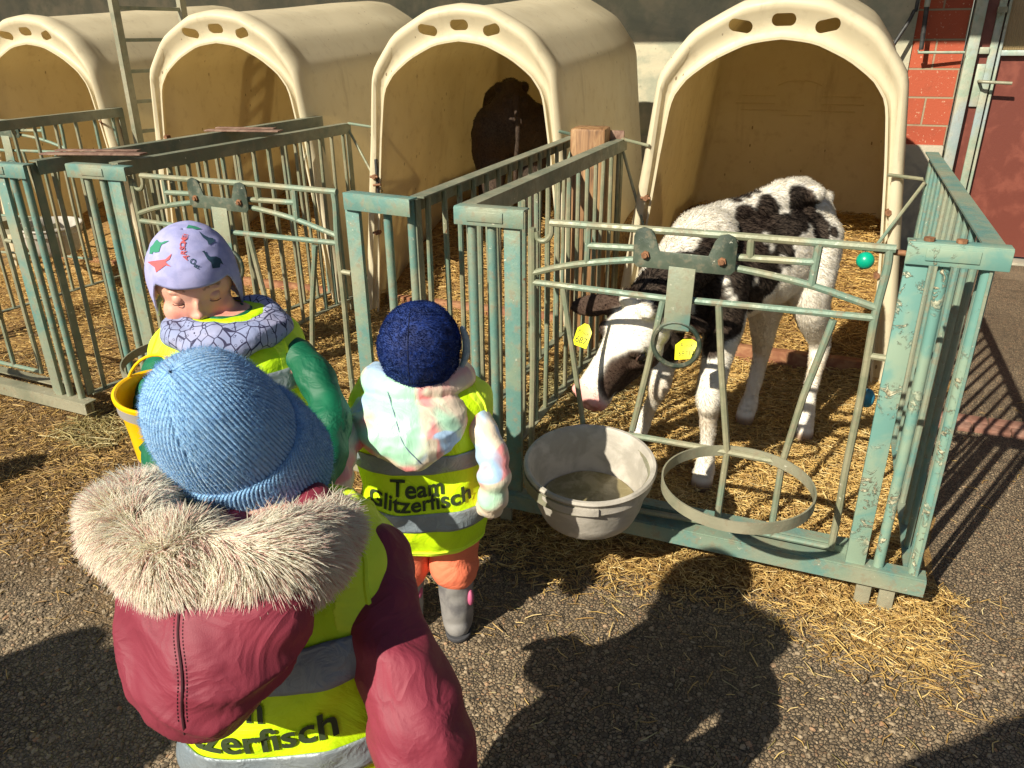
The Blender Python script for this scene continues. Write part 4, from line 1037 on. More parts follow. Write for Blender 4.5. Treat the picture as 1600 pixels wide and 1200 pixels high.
def m_knit():
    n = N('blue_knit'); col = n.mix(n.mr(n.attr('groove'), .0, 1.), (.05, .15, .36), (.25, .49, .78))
    col = n.mix(n.math('MULTIPLY', n.mr(n.noise(160, 3, .7), .5, .68), .5), col, (.40, .60, .78))
    return n.done(col, .85, n.bump(n.noise(520, 3, .7), .8, .0016), Sheen_Weight=.4)
M['knit'] = m_knit()
def m_velvet():
    n = N('navy_plush'); a = n.noise(38, 5, .7, dist=1.6); col = n.mix(n.mr(a, .42, .62), (.004, .014, .085), (.010, .035, .19))
    return n.done(col, .8, n.bump(a, .7, .004), Sheen_Weight=.7, Sheen_Tint=(.15, .3, .9), Sheen_Roughness=.35)
M['plush'] = m_velvet()
def m_print():
    n = N('printed_jersey'); col = n.mix(n.mr(n.noise(40, 4), .4, .6), (.30, .31, .56), (.36, .36, .62)); return n.done(col, .8, n.bump(n.noise(600, 3), .35, .0012))
M['jersey'] = m_print()
def m_scarf():
    n = N('printed_scarf'); e = n.voro(48, 'DISTANCE_TO_EDGE', vec=n.map((1, 1, .45))); dots = n.voro(95); base = n.mix(n.mr(n.noise(9, 3), .4, .6), (.25, .29, .47), (.36, .36, .52))
    ln = n.math('LESS_THAN', e, .045); d2 = n.math('LESS_THAN', n.math('ABSOLUTE', n.math('SUBTRACT', dots, .22)), .035)
    col = n.mix(n.math('MAXIMUM', ln, n.math('MULTIPLY', d2, n.mr(n.noise(14, 2), .5, .54))), base, (.03, .03, .08)); return n.done(col, .8, n.bump(n.noise(14, 3, dist=1), .5, .008))
M['scarf'] = m_scarf()
M['boot'] = m_simple('grey_boot', (.24, .23, .22), (.13, .125, .13), 16, .6, .4, .002)
M['bootpink'] = m_simple('pink_patch', (.46, .10, .20), (.36, .07, .15), 20, .6)
M['sole'] = m_simple('dark_sole', (.05, .05, .055), rough=.8)
M['bucketyellow'] = m_simple('yellow_plastic', (.86, .52, .0), (.80, .44, .0), 8, .35, .1)
M['greyrim'] = m_simple('grey_band', (.30, .28, .26), rough=.5)
M['print'] = m_simple('dark_print', (.028, .045, .012), rough=.7)

class Frame:
    def __init__(s, o, fwd, H, lean=(0, 0)):
        s.o = Vector(o); s.f = Vector((fwd[0], fwd[1], 0)).normalized(); s.r = Vector((s.f.y, -s.f.x, 0)); s.k = H; s.lean = lean
    def __call__(s, x, y, z):
        return s.o + s.r * (x * s.k + s.lean[0] * z * s.k) + s.f * (y * s.k + s.lean[1] * z * s.k) + Vector((0, 0, z * s.k))
    def m(s): return Matrix((s.r, s.f, Vector((0, 0, 1)))).transposed()

TORSO = [(.40, .150, .115, 0), (.46, .152, .118, 0), (.54, .145, .112, 0), (.62, .142, .108, 0), (.70, .148, .106, 0), (.755, .142, .096, 0), (.79, .122, .080, 0), (.815, .092, .066, 0), (.84, .062, .055, 0), (.87, .050, .050, .004)]
def torso_solid(mb, F, sec, off=0., zc=None, n=48, ex=2.5, mod=None):
    secs = [Vector((a, b, c, z)) for z, a, b, c in sec]; pts = []
    m = len(secs)
    for i in range(m - 1):
        p0 = secs[i - 1] if i else secs[0] * 2 - secs[1]; p1, p2 = secs[i], secs[i + 1]; p3 = secs[i + 2] if i + 2 < m else p2 * 2 - p1
        for k in range(5):
            t = k / 5; pts.append(.5 * ((2 * p1) + (p2 - p0) * t + (2 * p0 - 5 * p1 + 4 * p2 - p3) * t * t + (3 * p1 - p0 - 3 * p2 + p3) * t ** 3))
    pts.append(secs[-1]); rings = []
    for q in pts:
        a, b, c, z = q; r = []
        for k in range(n):
            th = 2 * PI * k / n; cs, sn = math.cos(th), math.sin(th); den = (abs(cs) ** ex + abs(sn) ** ex) ** (-1 / ex)
            o_ = off + (mod(th, z) if mod else 0)
            r.append(F(cs * den * (a + o_), c + sn * den * (b + o_), z))
        rings.append(r)
    return mb.loft(rings, True)

def person_body(root, F, head_c, face_dir, up_dir, hs, arms, legs, vox=.0045, hands=True, name='body', closed=False):
    """one continuous skin: head with face, neck, torso, arms with hands, legs"""
    mb = MB(); k = F.k; fd = Vector(face_dir).normalized(); u = Vector(up_dir); u = (u - fd * u.dot(fd)).normalized(); rt = fd.cross(u); HM = Matrix((rt, fd, u)).transposed()
    def P(x, y, z): return head_c + (rt * x + fd * y + u * z) * hs
    def E(x, y, z, r, n=14): mb.sphere(P(x, y, z), tuple(q * hs for q in r), n, HM)
    E(0, -.06, .10, (.40, .46, .42), 18); E(0, .05, -.12, (.335, .36, .37), 16); E(0, .13, -.36, (.21, .19, .13)); E(0, .20, -.40, (.11, .11, .09))
    for s in (-1, 1):
        E(s * .20, .20, -.18, (.145, .15, .14)); E(s * .41, -.02, -.06, (.04, .07, .115)); E(s * .155, .325, .105, (.10, .040, .028))
        E(s * .045, .405, -.16, (.035, .045, .03))
    E(0, .37, -.06, (.04, .08, .11)); E(0, .425, -.145, (.05, .055, .045)); E(0, .36, -.275, (.105, .05, .026)); E(0, .355, -.305, (.085, .05, .025)); E(0, .30, .20, (.24, .08, .12))
    neck = F(0, 0, .80); limb(mb, [neck, neck.lerp(P(0, -.1, -.2), .6), P(0, -.08, -.1)], [.052 * k, .050 * k, .048 * k], 16)
    torso_solid(mb, F, [(z, a * .86, b * .86, c) for z, a, b, c in TORSO[:-1]])
    for A in arms: limb(mb, A, [.040 * k, .033 * k, .030 * k, .024 * k, .018 * k][:len(A)], 14)
    for L_ in legs: limb(mb, L_, [.075 * k, .060 * k, .048 * k, .036 * k, .03 * k][:len(L_)], 14)
    if hands:
        for A in arms:
            d = (A[-1] - A[-2]).normalized(); wr = A[-1]; sd_ = d.cross(Vector((0, 0, 1))); sd_ = sd_.normalized() if sd_.length > .1 else Vector((1, 0, 0)); nm = sd_.cross(d); s = .105 * k
            m = Matrix((sd_, d, nm)).transposed(); mb.sphere(wr + d * s * .36, (s * .36, s * .42, s * .16), 10, m)
            for i in range(4):
                b = wr + d * s * .62 + sd_ * s * (-.26 + i * .175); ln = s * (.42, .50, .46, .36)[i]
                limb(mb, [b, b + d * ln * .45 - nm * ln * .12, b + d * ln * .78 - nm * ln * .42, b + d * ln * .92 - nm * ln * .72], [s * .095, s * .09, s * .082, s * .07], 8, 3)
            b = wr + d * s * .25 - sd_ * s * .30; limb(mb, [b, b + d * s * .22 - sd_ * s * .18 - nm * s * .1, b + d * s * .42 - sd_ * s * .16 - nm * s * .22], [s * .11, s * .095, s * .075], 8, 3)
    me = fuse(mb, vox, 4, 'person_skin'); v = verts_np(me); rel = v - np.array(head_c); x = rel @ np.array(rt) / hs; y = rel @ np.array(fd) / hs; z = rel @ np.array(u) / hs
    col = np.tile(np.array([[.70, .40, .30]]), (len(v), 1))
    def blend(c, m): 
        nonlocal col; col = col * (1 - m[:, None]) + np.array(c) * m[:, None]
    for s in (-1, 1): blend((.74, .24, .19), .65 * np.exp(-((x - s * .2) ** 2 + (z + .17) ** 2) / .02) * (y > .1))
    blend((.62, .16, .15), np.exp(-((x / .11) ** 2 + ((z + .29) / .038) ** 2)) * (y > .3)); blend((.16, .09, .05), .8 * ((np.abs(np.abs(x) - .17) < .09) * (np.abs(z - .150 + (np.abs(x) - .17) ** 2 * 3) < .012) * (y > .2)))
    cattr(me, 'hcol', np.clip(col, 0, 1)); o = link(name, me, M['skin'], root)
    if closed:
        for s in (-1, 1):
            e = MB(); e.sphere(P(s * .165, .312, .02), .066 * hs, 12); e.build('eyelid', M['lidskin'], root)
            e = MB(); e.tube([P(s * .165 + .075 * t, .312 + .066 * math.sqrt(max(0, 1 - t * t * .9)) * .93 + .004, .02 - .034 - .012 * (1 - t * t)) for t in np.linspace(-.85, .85, 11)], .0042 * hs, 6); e.build('eyelashes', M['eye'], root)
        return o
    for s in (-1, 1):
        e = MB(); e.sphere(P(s * .165, .315, .02), .062 * hs, 12); e.build('eye', M['eyewhite'], root); e = MB(); e.sphere(P(s * .165, .345, .015), .038 * hs, 10); e.build('iris', M['eye'], root)
    return o
M['lidskin'] = m_simple('eyelid_skin', (.68, .36, .27), (.60, .28, .21), 40, .5, .1)
M['eyewhite'] = m_simple('eye_white', (.7, .68, .64), rough=.2, bs=0)

def jacket(root, F, sleeves, mat, sec=TORSO, off=.010, rr=(.058, .056, .050, .044, .040), vox=.0045, puff=0., npuff=16, wr=.004, name='jacket', collar=True):
    mb = MB(); k = F.k
    torso_solid(mb, F, sec, off, mod=(lambda th, z: puff * .8 * (abs(math.sin(z * 46)) - .5)) if puff else None)
    for A in sleeves:
        limb(mb, A, [r * k for r in rr][:len(A)], 28, 9, mod=(lambda t, an: puff * (abs(math.sin(t * npuff * PI / 2)) - .6) * 1.2) if puff else None)
    me = fuse(mb, vox, 3 if puff else 5, name)
    displace(me, lambda p, n: noise.noise(Vector((p.x * 9, p.y * 9, p.z * 16))) * wr * 1.5 + noise.noise(Vector((p.x * 26 + p.z * 20, p.y * 26, p.z * 34))) * wr * .8)
    return link(name, me, M[mat], root)

def make_vest(root, F, sec, off, arms, zh, zneck, hole=.072, hx=.098, neckr=(.078, .07), vox=.004, text=None, wr=.006, seed=0, holey=(.0, .0), flare=None):
    """solid vest cut by arm holes, neck hole and hem; returns mesh object and its BVH"""
    mb = MB(); k = F.k; torso_solid(mb, F, sec, off, n=64); me = fuse(mb, vox, 4, 'vest')
    displace(me, lambda p, n: (noise.noise(Vector((p.x * 7 + seed, p.y * 7, p.z * 9))) * wr + noise.noise(Vector((p.x * 17 - p.z * 13, p.y * 17 + seed, p.z * 10))) * wr * .75 + noise.noise(p * 34) * wr * .18))
    o = link('vest', me, M['vest'], root)
    cuts = []
    for s in (-1, 1):
        c = MB(); r1, r2 = hole * 1.0 * k, hole * 1.30 * k; A0 = F(s * hx, .0 + holey[0], .742); rings = []
        for xx in (0, .3):
            rings.append([A0 + F.r * s * xx * k + F.f * math.cos(2 * PI * q / 40) * r1 + Vector((0, 0, math.sin(2 * PI * q / 40) * r2 - .012 * k)) for q in range(40)])
        c.loft(rings); cuts.append(c)
    c = MB(); c.lathe([(neckr[0] * k * .9, 0), (neckr[0] * k * 1.1, .2)], 40, F(0, .012, zneck)); cuts.append(c)
    c = MB(); c.box(F(0, 0, zh - .2), (.8, .8, .4 * k)); cuts.append(c)
    cs = []
    for c in cuts:
        q = link('cut', c.mesh('cut'), None, None, False); b = o.modifiers.new('b', 'BOOLEAN'); b.object = q; b.solver = 'EXACT'; cs.append(q)
    bake(o)
    for q in cs: bpy.data.objects.remove(q)
    me = o.data; v = verts_np(me); rel = v - np.array(F.o); x = rel @ np.array(F.r) / k; y = rel @ np.array(F.f) / k; z = rel[:, 2] / k
    e = np.sqrt(((y - holey[0]) / hole) ** 2 + ((z - .742 + .012) / (hole * 1.3)) ** 2); ed = np.where(np.abs(x) > hx - .03, (e - 1) * hole, 9) - .016
    pipe = 1 / (1 + np.exp(ed / .0015)); pipe = np.maximum(pipe, (z < zh + .012) * 1.)
    fattr(me, 'pipe', pipe); sharp(me, 50)
    return o, bvh(me)

def bindings(root, F, bv, zh, hole, hx, holey=0.):
    k = F.k; mb = MB(); pts = []
    for i in range(97):
        th = 2 * PI * i / 96; d = F.r * math.cos(th) + F.f * math.sin(th); h = bv.ray_cast(F(0, 0, zh + .006) + d * .45, -d)
        if h[0] is not None: pts.append(h[0])
    mb.tube(pts, .0032, 6, False); mb.build('hem_binding', M['binding'], root)
    for s in (-1, 1):
        pts = []
        for i in range(61):
            a = 2 * PI * i / 60; c = F(0, holey + math.cos(a) * hole * 1.03, .742 - .012 + math.sin(a) * hole * 1.30 * 1.03)
            h = bv.ray_cast(c + F.r * s * .45, -F.r * s)
            if h[0] is not None: pts.append(h[0])
        if len(pts) > 8:
            mb = MB(); run = [pts[0]]
            for p in pts[1:]:
                if (p - run[-1]).length > .03:
                    if len(run) > 3: mb.tube(run, .0036, 6)
                    run = [p]
                else: run.append(p)
            if len(run) > 3: mb.tube(run, .0036, 6)
            if mb.v: mb.build('arm_binding', M['binding'], root)
M['binding'] = m_simple('lime_binding', (.72, .96, .03), (.60, .85, .02), 30, .6, .3, .001, 500)

def cast_grid(root, name, mat, F, bv, th0, th1, zf, nth=80, nz=8, off=.0022, center=(0, 0)):
    """a band wrapped on a surface: theta range (degrees, -90 = back), zf(th) -> (z0, z1) in body units"""
    k = F.k; mb = MB(); idx = {}; vs = []; fs = []
    for i in range(nth + 1):
        th = R_(th0 + (th1 - th0) * i / nth); z0, z1 = zf(math.degrees(th))
        for j in range(nz + 1):
            z = z0 + (z1 - z0) * j / nz; c = F(center[0], center[1], z); d = F.r * math.cos(th) + F.f * math.sin(th)
            h = bv.ray_cast(c + d * .45, -d)
            if h[0] is not None: idx[i, j] = len(vs); vs.append(h[0] + h[1] * off)
    for i in range(nth):
        for j in range(nz):
            q = [(i, j), (i + 1, j), (i + 1, j + 1), (i, j + 1)]
            if all(p in idx for p in q):
                pts = [vs[idx[p]] for p in q]
                if max((pts[a] - pts[b]).length for a in range(4) for b in range(a)) < .05: fs.append(tuple(idx[p] for p in q))
    mb.add(vs, fs); me = mb.mesh(name); o = link(name, me, M[mat], root)
    s = o.modifiers.new('s', 'SOLIDIFY'); s.thickness = .0016; s.offset = 0; bake(o); return o

def wrap_text(root, F, bv, s, size, th_c, z, R, mat='print', bold=.012, off=.0026, tilt=0., arc=0., name='lettering'):
    t = text_mesh(s, size, bold * size, spacing=1.02)
    bm = bmesh.new(); bm.from_mesh(t); bmesh.ops.triangulate(bm, faces=bm.faces); bmesh.ops.subdivide_edges(bm, edges=[e for e in bm.edges if e.calc_length() > size * .25], cuts=1); bm.to_mesh(t); bm.free()
    v = verts_np(t); out = []
    for p in v:
        th = R_(th_c) + p[0] / R; zz = F.o.z + z * F.k + p[1] + tilt * p[0] + arc * p[0] * p[0]; d = F.r * math.cos(th) + F.f * math.sin(th); c = F(0, 0, 0); c.z = zz
        h = bv.ray_cast(c + d * .45, -d); q = h[0] + h[1] * off if h[0] is not None else c + d * R; out.append(q[:])
    set_verts(t, np.array(out)); o = link(name, t, M[mat], root, False); return o

def finish(root):
    L_ = root.location.copy()
    for ch in [x for x in COL.objects if x.parent == root]: ch.location = -L_

# ---- child with the light blue knitted hat, seen from behind (nearest)
F1 = Frame((-.535, .610, 0), (-.47, .88), 1.0)
c1 = empty('person', (-.535, .610, 0), label='child in a light blue knit hat and maroon jacket with fur trimmed hood', cat='person')
hatc = atd(358, 678, .91); HS = .775
armR = [F1(.098, .0, .768), atd(600, 975, .90), atd(640, 1085, .87), atd(674, 1200, .87), atd(690, 1260, .94)]
armL = [F1(-.095, 0, .745), F1(-.115, .045, .66), F1(-.12, .09, .57), F1(-.11, .15, .52), F1(-.09, .20, .50)]
legs1 = [[F1(s * .055, 0, .47), F1(s * .06, .005, .36), F1(s * .06, .01, .25), F1(s * .06, 0, .12), F1(s * .06, 0, .05)] for s in (-1, 1)]
fd1 = Vector((.72, .62, -.30))
person_body(c1, F1, hatc - (CR.col[0] * -.181 + CR.col[1] * .559 + CR.col[2] * .810) * .030 + Vector((.0, .0, -.008)), fd1, (0, 0, 1), .150, [armR, armL], legs1, .006)
SEC1 = [(.36, .135, .105, 0)] + [(z, a * .82, b * .88, c) for z, a, b, c in TORSO[1:-1]]
jacket(c1, F1, [armR, armL], 'maroon', SEC1, .012, (.047, .048, .054, .055, .050), .0045, wr=.008)
tr = MB()
for L_ in legs1: limb(tr, L_, [.085, .078, .066, .058, .055], 20)
tr.sphere(F1(0, 0, .44), (.13, .10, .09), 14); me = fuse(tr, .006, 5, 'trousers'); link('trousers', me, M['denim'], c1)
for s in (-1, 1):
    b = MB(); b.sphere(F1(s * .06, .035, .035), (.036, .085, .036), 12, F1.m()); b.build('shoe', M['sole'], c1)
VS1 = [(.42, .146, .118, 0), (.50, .144, .116, 0), (.58, .136, .110, 0), (.64, .132, .108, 0), (.70, .128, .106, 0), (.755, .122, .096, 0), (.79, .106, .080, 0), (.815, .094, .070, 0), (.84, .07, .06, 0)]
v1, bv1 = make_vest(c1, F1, VS1, .014, None, .43, .80, hole=.084, hx=.088, vox=.004, wr=.010)
bindings(c1, F1, bv1, .43, .084, .088)
cast_grid(c1, 'reflective_strip', 'strip', F1, bv1, -178, -2, lambda t: (.690 + .0003 * (t + 90), .736 + .0003 * (t + 90)), 120, 10)
cast_grid(c1, 'reflective_strip', 'strip', F1, bv1, -180, 180, lambda t: (.560 + .0003 * (min(t, 0) + 90), .605 + .0003 * (min(t, 0) + 90)), 160, 8)
wrap_text(c1, F1, bv1, 'Team', .050, -127, .664, .13, tilt=.12, bold=.022)
wrap_text(c1, F1, bv1, 'Glitzerfisch', .050, -118, .622, .13, tilt=.15, arc=.5, bold=.022)

cl_ = MB(); lp_ = [F1(.048 * math.cos(t) - .012, .050 * math.sin(t) - .005, .838 + .0 * math.sin(t)) for t in np.linspace(0, 2 * PI, 21)]; limb(cl_, lp_, [.030] * 21, 16, 4); link('collar', fuse(cl_, .005, 4), M['maroon'], c1)
# hood hanging down the back
hd = MB(); rows = [(880, 190, 478, .745, .050), (930, 176, 500, .735, .066), (985, 178, 492, .728, .076), (1040, 190, 458, .722, .078), (1085, 206, 420, .72, .070), (1120, 232, 385, .722, .052), (1142, 268, 360, .726, .030), (1150, 300, 345, .730, .012)]
rings = []
for py, xl, xr, d, th in rows:
    cpx = (xl + xr) / 2; hw = (xr - xl) / 2 / FPX * d; c = atd(cpx, py, d) ; ff = (C0 - c).normalized(); r = CR.col[0].copy(); up = r.cross(-ff).normalized(); cc = c - ff * th * .8
    ring = []
    for q in range(56):
        a = 2 * PI * q / 56; cs, sn = math.cos(a), math.sin(a); den = (abs(cs) ** 2.4 + abs(sn) ** 2.4) ** (-1 / 2.4)
        ring.append(cc + r * cs * den * hw + ff * sn * den * th)
    rings.append(ring)
hd.loft(rings); me = fuse(hd, .0035, 6, 'hood')
bh0 = bvh(me)
def hood_wr(p, n):
    return noise.noise(Vector((p.x * 12, p.y * 12, p.z * 7))) * .009 + (.5 - abs(noise.noise(Vector((p.x * 16 + p.z * 22, p.y * 14, p.z * 9 - p.x * 12))))) * .013 + noise.noise(Vector((p.x * 50 + p.z * 30, p.y * 40, p.z * 24))) * .0012
displace(me, hood_wr); hood = link('hood', me, M['maroon'], c1); bh = bvh(me)
sm = MB(); pts = []
for i in range(26):
    px = 279 + 10 * (i / 25) ** 2 + 6 * math.sin(i * .5) * .3; py = 905 + (1146 - 905) * i / 25; h = bh.ray_cast(C0, ray(px, py).normalized())
    if h[0] is not None: pts.append(h[0] + h[1] * .0006)
sm.tube(pts, .0012, 6); sm.build('hood_seam', M['seam'], hood)
for dx, y0 in ((-7, 905), (7, 905)):
    st = MB()
    for i in range(40):
        py = y0 + (1130 - y0) * i / 40; q = []
        for e in (0, .55):
            yy = py + e * 5.7; u_ = (yy - 905) / 241; h = bh.ray_cast(C0, ray(279 + 10 * u_ ** 2 + 6 * math.sin(u_ * 25 * .5) * .3 + dx, yy).normalized())
            if h[0] is not None: q.append(h[0] + h[1] * .0002)
        if len(q) == 2: st.tube(q, .0006, 5)
    st.build('stitching', M['seam'], hood)
# fur trim
fc = [atd(520, 812, .90), atd(500, 838, .845), atd(462, 862, .775), atd(400, 872, .752), atd(325, 874, .745), atd(262, 866, .752), atd(220, 844, .775), atd(198, 822, .80), atd(208, 800, .85), atd(240, 782, .90), atd(300, 780, .93)]
fr_ = [.022, .028, .033, .034, .034, .033, .031, .028, .026, .024, .020]
fm = MB(); limb(fm, fc, fr_, 24, 6); me = fuse(fm, .005, 4, 'fur_trim'); displace(me, lambda p, n: noise.noise(p * 22) * .006)
M['furbase'] = m_simple('fur_base', (.80, .68, .52), (.68, .56, .42), 40, .9)
fur = link('fur_trim', me, M['furbase'], hood)
P, Nn, idx = sample_surface(me, 78000); ctr = np.array([list(q) for q in interp([Vector(q) for q in fc], 8)])
ti = np.argmin(np.linalg.norm(P[:, None] - ctr[None], axis=2), 1); tang = np.gradient(ctr, axis=0); tang /= np.linalg.norm(tang, axis=1, keepdims=True); tg = tang[ti]
down = np.array([[0, 0, -1.]]); clump = np.array([[noise.noise(Vector(p) * 24), noise.noise(Vector(p) * 24 + Vector((7, 1, 3))), noise.noise(Vector(p) * 24 + Vector((1, 9, 4)))] for p in P])
D = Nn * .55 + down * .48 + tg * -.30 + clump * .60 + RNG.normal(0, .11, P.shape); D /= np.linalg.norm(D, axis=1, keepdims=True)
ln = RNG.uniform(.014, .031, len(P)); D2 = D + down * .35 + clump * .3; D2 /= np.linalg.norm(D2, axis=1, keepdims=True)
Q = np.stack([P, P + D * ln[:, None] * .4, P + D * ln[:, None] * .72 + D2 * ln[:, None] * .02, P + D * ln[:, None] * .7 + D2 * ln[:, None] * .34], 1)
cl = np.array([[1., .95, .84]]) * RNG.uniform(.93, 1.10, (len(P), 1)); u_ = RNG.uniform(0, 1, len(P)) < .22; cl[u_] *= np.array([.86, .68, .70])
hh = strands('fur_hair', Q, M['hair'], hood, np.clip(cl, 0, 1), np.full((len(P), 1), .0005) * np.array([[1, .9, .65, .2]])); tag(hh, kind='stuff')

# knitted hat
ax = (CR.col[0] * -.181 + CR.col[1] * .559 + CR.col[2] * .810).normalized(); hx_ = ax.orthogonal().normalized(); hy_ = ax.cross(hx_)
def hat(prof, nr, amp, sect=4, seed=0., base=.10, rows=None):
    base *= HS; P_ = interp([Vector((r * HS, 0, h * 1.13)) for h, r in prof], 9); nA = nr * 8; vs = []; gr = []; S_ = 0
    for i, q in enumerate(P_):
        r0, h = q.x, q.z
        for k in range(nA):
            th = 2 * PI * k / nA; sec_ = 2 * PI / sect; loc = ((th + seed) % sec_) - sec_ / 2
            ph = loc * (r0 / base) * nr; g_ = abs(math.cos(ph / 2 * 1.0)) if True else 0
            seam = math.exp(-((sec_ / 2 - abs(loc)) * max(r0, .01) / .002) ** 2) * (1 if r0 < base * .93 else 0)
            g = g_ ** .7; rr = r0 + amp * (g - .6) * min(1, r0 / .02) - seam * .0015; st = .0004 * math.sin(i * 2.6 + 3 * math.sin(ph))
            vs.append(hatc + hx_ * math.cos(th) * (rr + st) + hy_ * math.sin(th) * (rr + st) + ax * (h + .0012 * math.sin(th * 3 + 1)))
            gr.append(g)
    m = len(P_); fs = [(i * nA + k, i * nA + (k + 1) % nA, (i + 1) * nA + (k + 1) % nA, (i + 1) * nA + k) for i in range(m - 1) for k in range(nA)]
    me = bpy.data.meshes.new('hat'); me.from_pydata([v[:] for v in vs], [], fs); me.update(); fattr(me, 'groove', gr); return me
hm = hat([(-.070, .097), (-.05, .1005), (-.02, .1015), (.01, .1005), (.04, .094), (.065, .083), (.085, .067), (.099, .046), (.108, .022), (.111, .003)], 100, .0020, 4, .5)
vv = verts_np(hm); nz_ = np.array([[noise.noise(Vector(p) * 9), noise.noise(Vector(p) * 9 + Vector((5, 5, 5))), noise.noise(Vector(p) * 9 + Vector((2, 8, 1)))] for p in vv]); set_verts(hm, vv + nz_ * .0045)
hato = link('knit_hat', hm, M['knit'], c1); bhat = hm
cm = hat([(-.078, .098), (-.086, .106), (-.085, .115), (-.074, .1185), (-.045, .1170), (-.018, .1125), (-.006, .107), (-.005, .099), (-.02, .096)], 100, .0026, 1, .0)
vv = verts_np(cm); nz_ = np.array([[noise.noise(Vector(p) * 9), noise.noise(Vector(p) * 9 + Vector((5, 5, 5))), noise.noise(Vector(p) * 9 + Vector((2, 8, 1)))] for p in vv]); set_verts(cm, vv + nz_ * .0045)
link('cuff', cm, M['knit'], hato)
for src in (hm, cm):
    P, Nn, idx = sample_surface(src, 16000); ln = RNG.uniform(.002, .0055, len(P)); D = Nn + RNG.normal(0, .55, P.shape); D /= np.linalg.norm(D, axis=1, keepdims=True)
    Q = np.stack([P, P + D * ln[:, None] * .6, P + D * ln[:, None] + RNG.normal(0, .0008, P.shape)], 1); cl = np.array([[.34, .58, .86]]) * RNG.uniform(.6, 1.35, (len(P), 1))
    tag(strands('wool_fuzz', Q, M['hair'], hato, np.clip(cl, 0, 1), np.full((len(P), 1), .00017) * np.array([[1, .8, .4]])), kind='stuff')
finish(c1)
# ---- child in the printed hat with the yellow bucket, facing the camera
F2 = Frame((-1.135, 1.20, 0), (.42, -.91), 1.0)
c2 = empty('person', (-1.135, 1.20, 0), label='child in a purple dinosaur hat and green jacket holding a yellow bucket', cat='person')
hc2 = atd(304, 440, 1.60); fd2 = Vector((.66, -.70, -.27)).normalized(); up2 = Vector((-.13, .10, 1))
a2R = [F2(.10, 0, .745), atd(246, 600, 1.56), atd(250, 680, 1.52), atd(262, 720, 1.44), atd(268, 690, 1.40)]
a2L = [F2(-.10, 0, .745), atd(478, 570, 1.61), atd(518, 655, 1.55), atd(500, 735, 1.46), atd(470, 760, 1.40)]
legs2 = [[F2(s * .055, 0, .47), F2(s * .06, .005, .36), F2(s * .06, .01, .25), F2(s * .06, 0, .12), F2(s * .06, 0, .05)] for s in (-1, 1)]
person_body(c2, F2, hc2, fd2, up2, .198, [a2R, a2L], legs2, .0038, closed=True)
jacket(c2, F2, [a2R, a2L], 'green', [(z, a * .9, b * .9, c) for z, a, b, c in TORSO[:-1]], .004, (.036, .039, .040, .037, .032), .0045, puff=.0065, npuff=14, wr=.004)
tr = MB()
for L_ in legs2: limb(tr, L_, [.085, .078, .066, .058, .055], 20)
tr.sphere(F2(0, 0, .44), (.13, .10, .09), 14); link('trousers', fuse(tr, .006, 5), M['denim'], c2)
for s in (-1, 1):
    b = MB(); b.sphere(F2(s * .06, .035, .035), (.036, .085, .036), 12, F2.m()); b.build('shoe', M['sole'], c2)
VS2 = [(.42, .166, .132, 0), (.50, .162, .128, 0), (.58, .156, .122, 0), (.64, .154, .118, 0), (.70, .154, .114, 0), (.755, .150, .102, 0), (.79, .134, .086, 0), (.815, .104, .072, 0), (.84, .075, .06, 0)]
v2, bv2 = make_vest(c2, F2, VS2, .010, None, .43, .80, hole=.068, hx=.136, vox=.0045, wr=.006, seed=4, neckr=(.078, .07))
bindings(c2, F2, bv2, .43, .068, .136)
cast_grid(c2, 'reflective_strip', 'strip', F2, bv2, 4, 176, lambda t: (.690, .735), 90, 6)
cast_grid(c2, 'reflective_strip', 'strip', F2, bv2, -180, 180, lambda t: (.56, .605), 120, 6)
# scarf
sc = MB(); loop = [F2(.098 * math.cos(t) - .012, .100 * math.sin(t) + .012, .800 + .008 * math.sin(3 * t)) for t in np.linspace(0, 2 * PI, 25)[:-1]]
limb(sc, loop + loop[:1], [.029 + .003 * math.sin(i * 1.3) for i in range(25)], 20, 4); loop2 = [F2(.084 * math.cos(t) - .015, .086 * math.sin(t) + .01, .820 + .005 * math.sin(2 * t)) for t in np.linspace(0, 2 * PI, 25)[:-1]]
limb(sc, loop2 + loop2[:1], [.019] * 25, 18, 4); me = fuse(sc, .004, 5); displace(me, lambda p, n: (.5 - abs(noise.noise(Vector((p.x * 16, p.y * 16, p.z * 40))))) * .010); link('scarf', me, M['scarf'], c2)
# printed hat
def head_cap(hc, fd, up, hs, zl, a=.445, b=.505, top=.60, pinch=0., nz=34, nth=72, off=0.):
    u = (up - fd * up.dot(fd)).normalized(); rt = fd.cross(u); rings = []
    for j in range(nz + 1):
        t = j / nz; ring = []
        for k in range(nth):
            th = 2 * PI * k / nth; z0 = zl(math.sin(th), math.cos(th)); ph = (1 - t) * 1.0
            z = z0 + (top - z0) * (1 - (1 - t) ** 1.9); zz = (z - .08) / (top - .08)
            rr = math.sqrt(max(0, 1 - max(zz, 0) ** 2.3)) if zz > 0 else 1 - .05 * zz * zz
            rr = max(rr, .004)
            ring.append(hc + (rt * math.cos(th) * (a * rr + off) + fd * (math.sin(th) * (b * rr + off) - .06) + u * z) * hs)
        rings.append(ring)
    return rings, (u, rt)
rings, (u2, rt2) = head_cap(hc2, fd2, up2.normalized(), .198, lambda s, c: .19 if s > .6 else (-.36 if s < .1 else -.36 + .55 * ((s - .1) / .5) ** 1.6), a=.445, b=.525, top=.565)
mb = MB(); mb.loft(rings, False); me = mb.mesh('hat'); mb = None
displace(me, lambda p, n: noise.noise(p * 13) * .0055 + (.4 - abs(noise.noise(Vector((p.x * 20, p.y * 20, p.z * 48))))) * .0035)
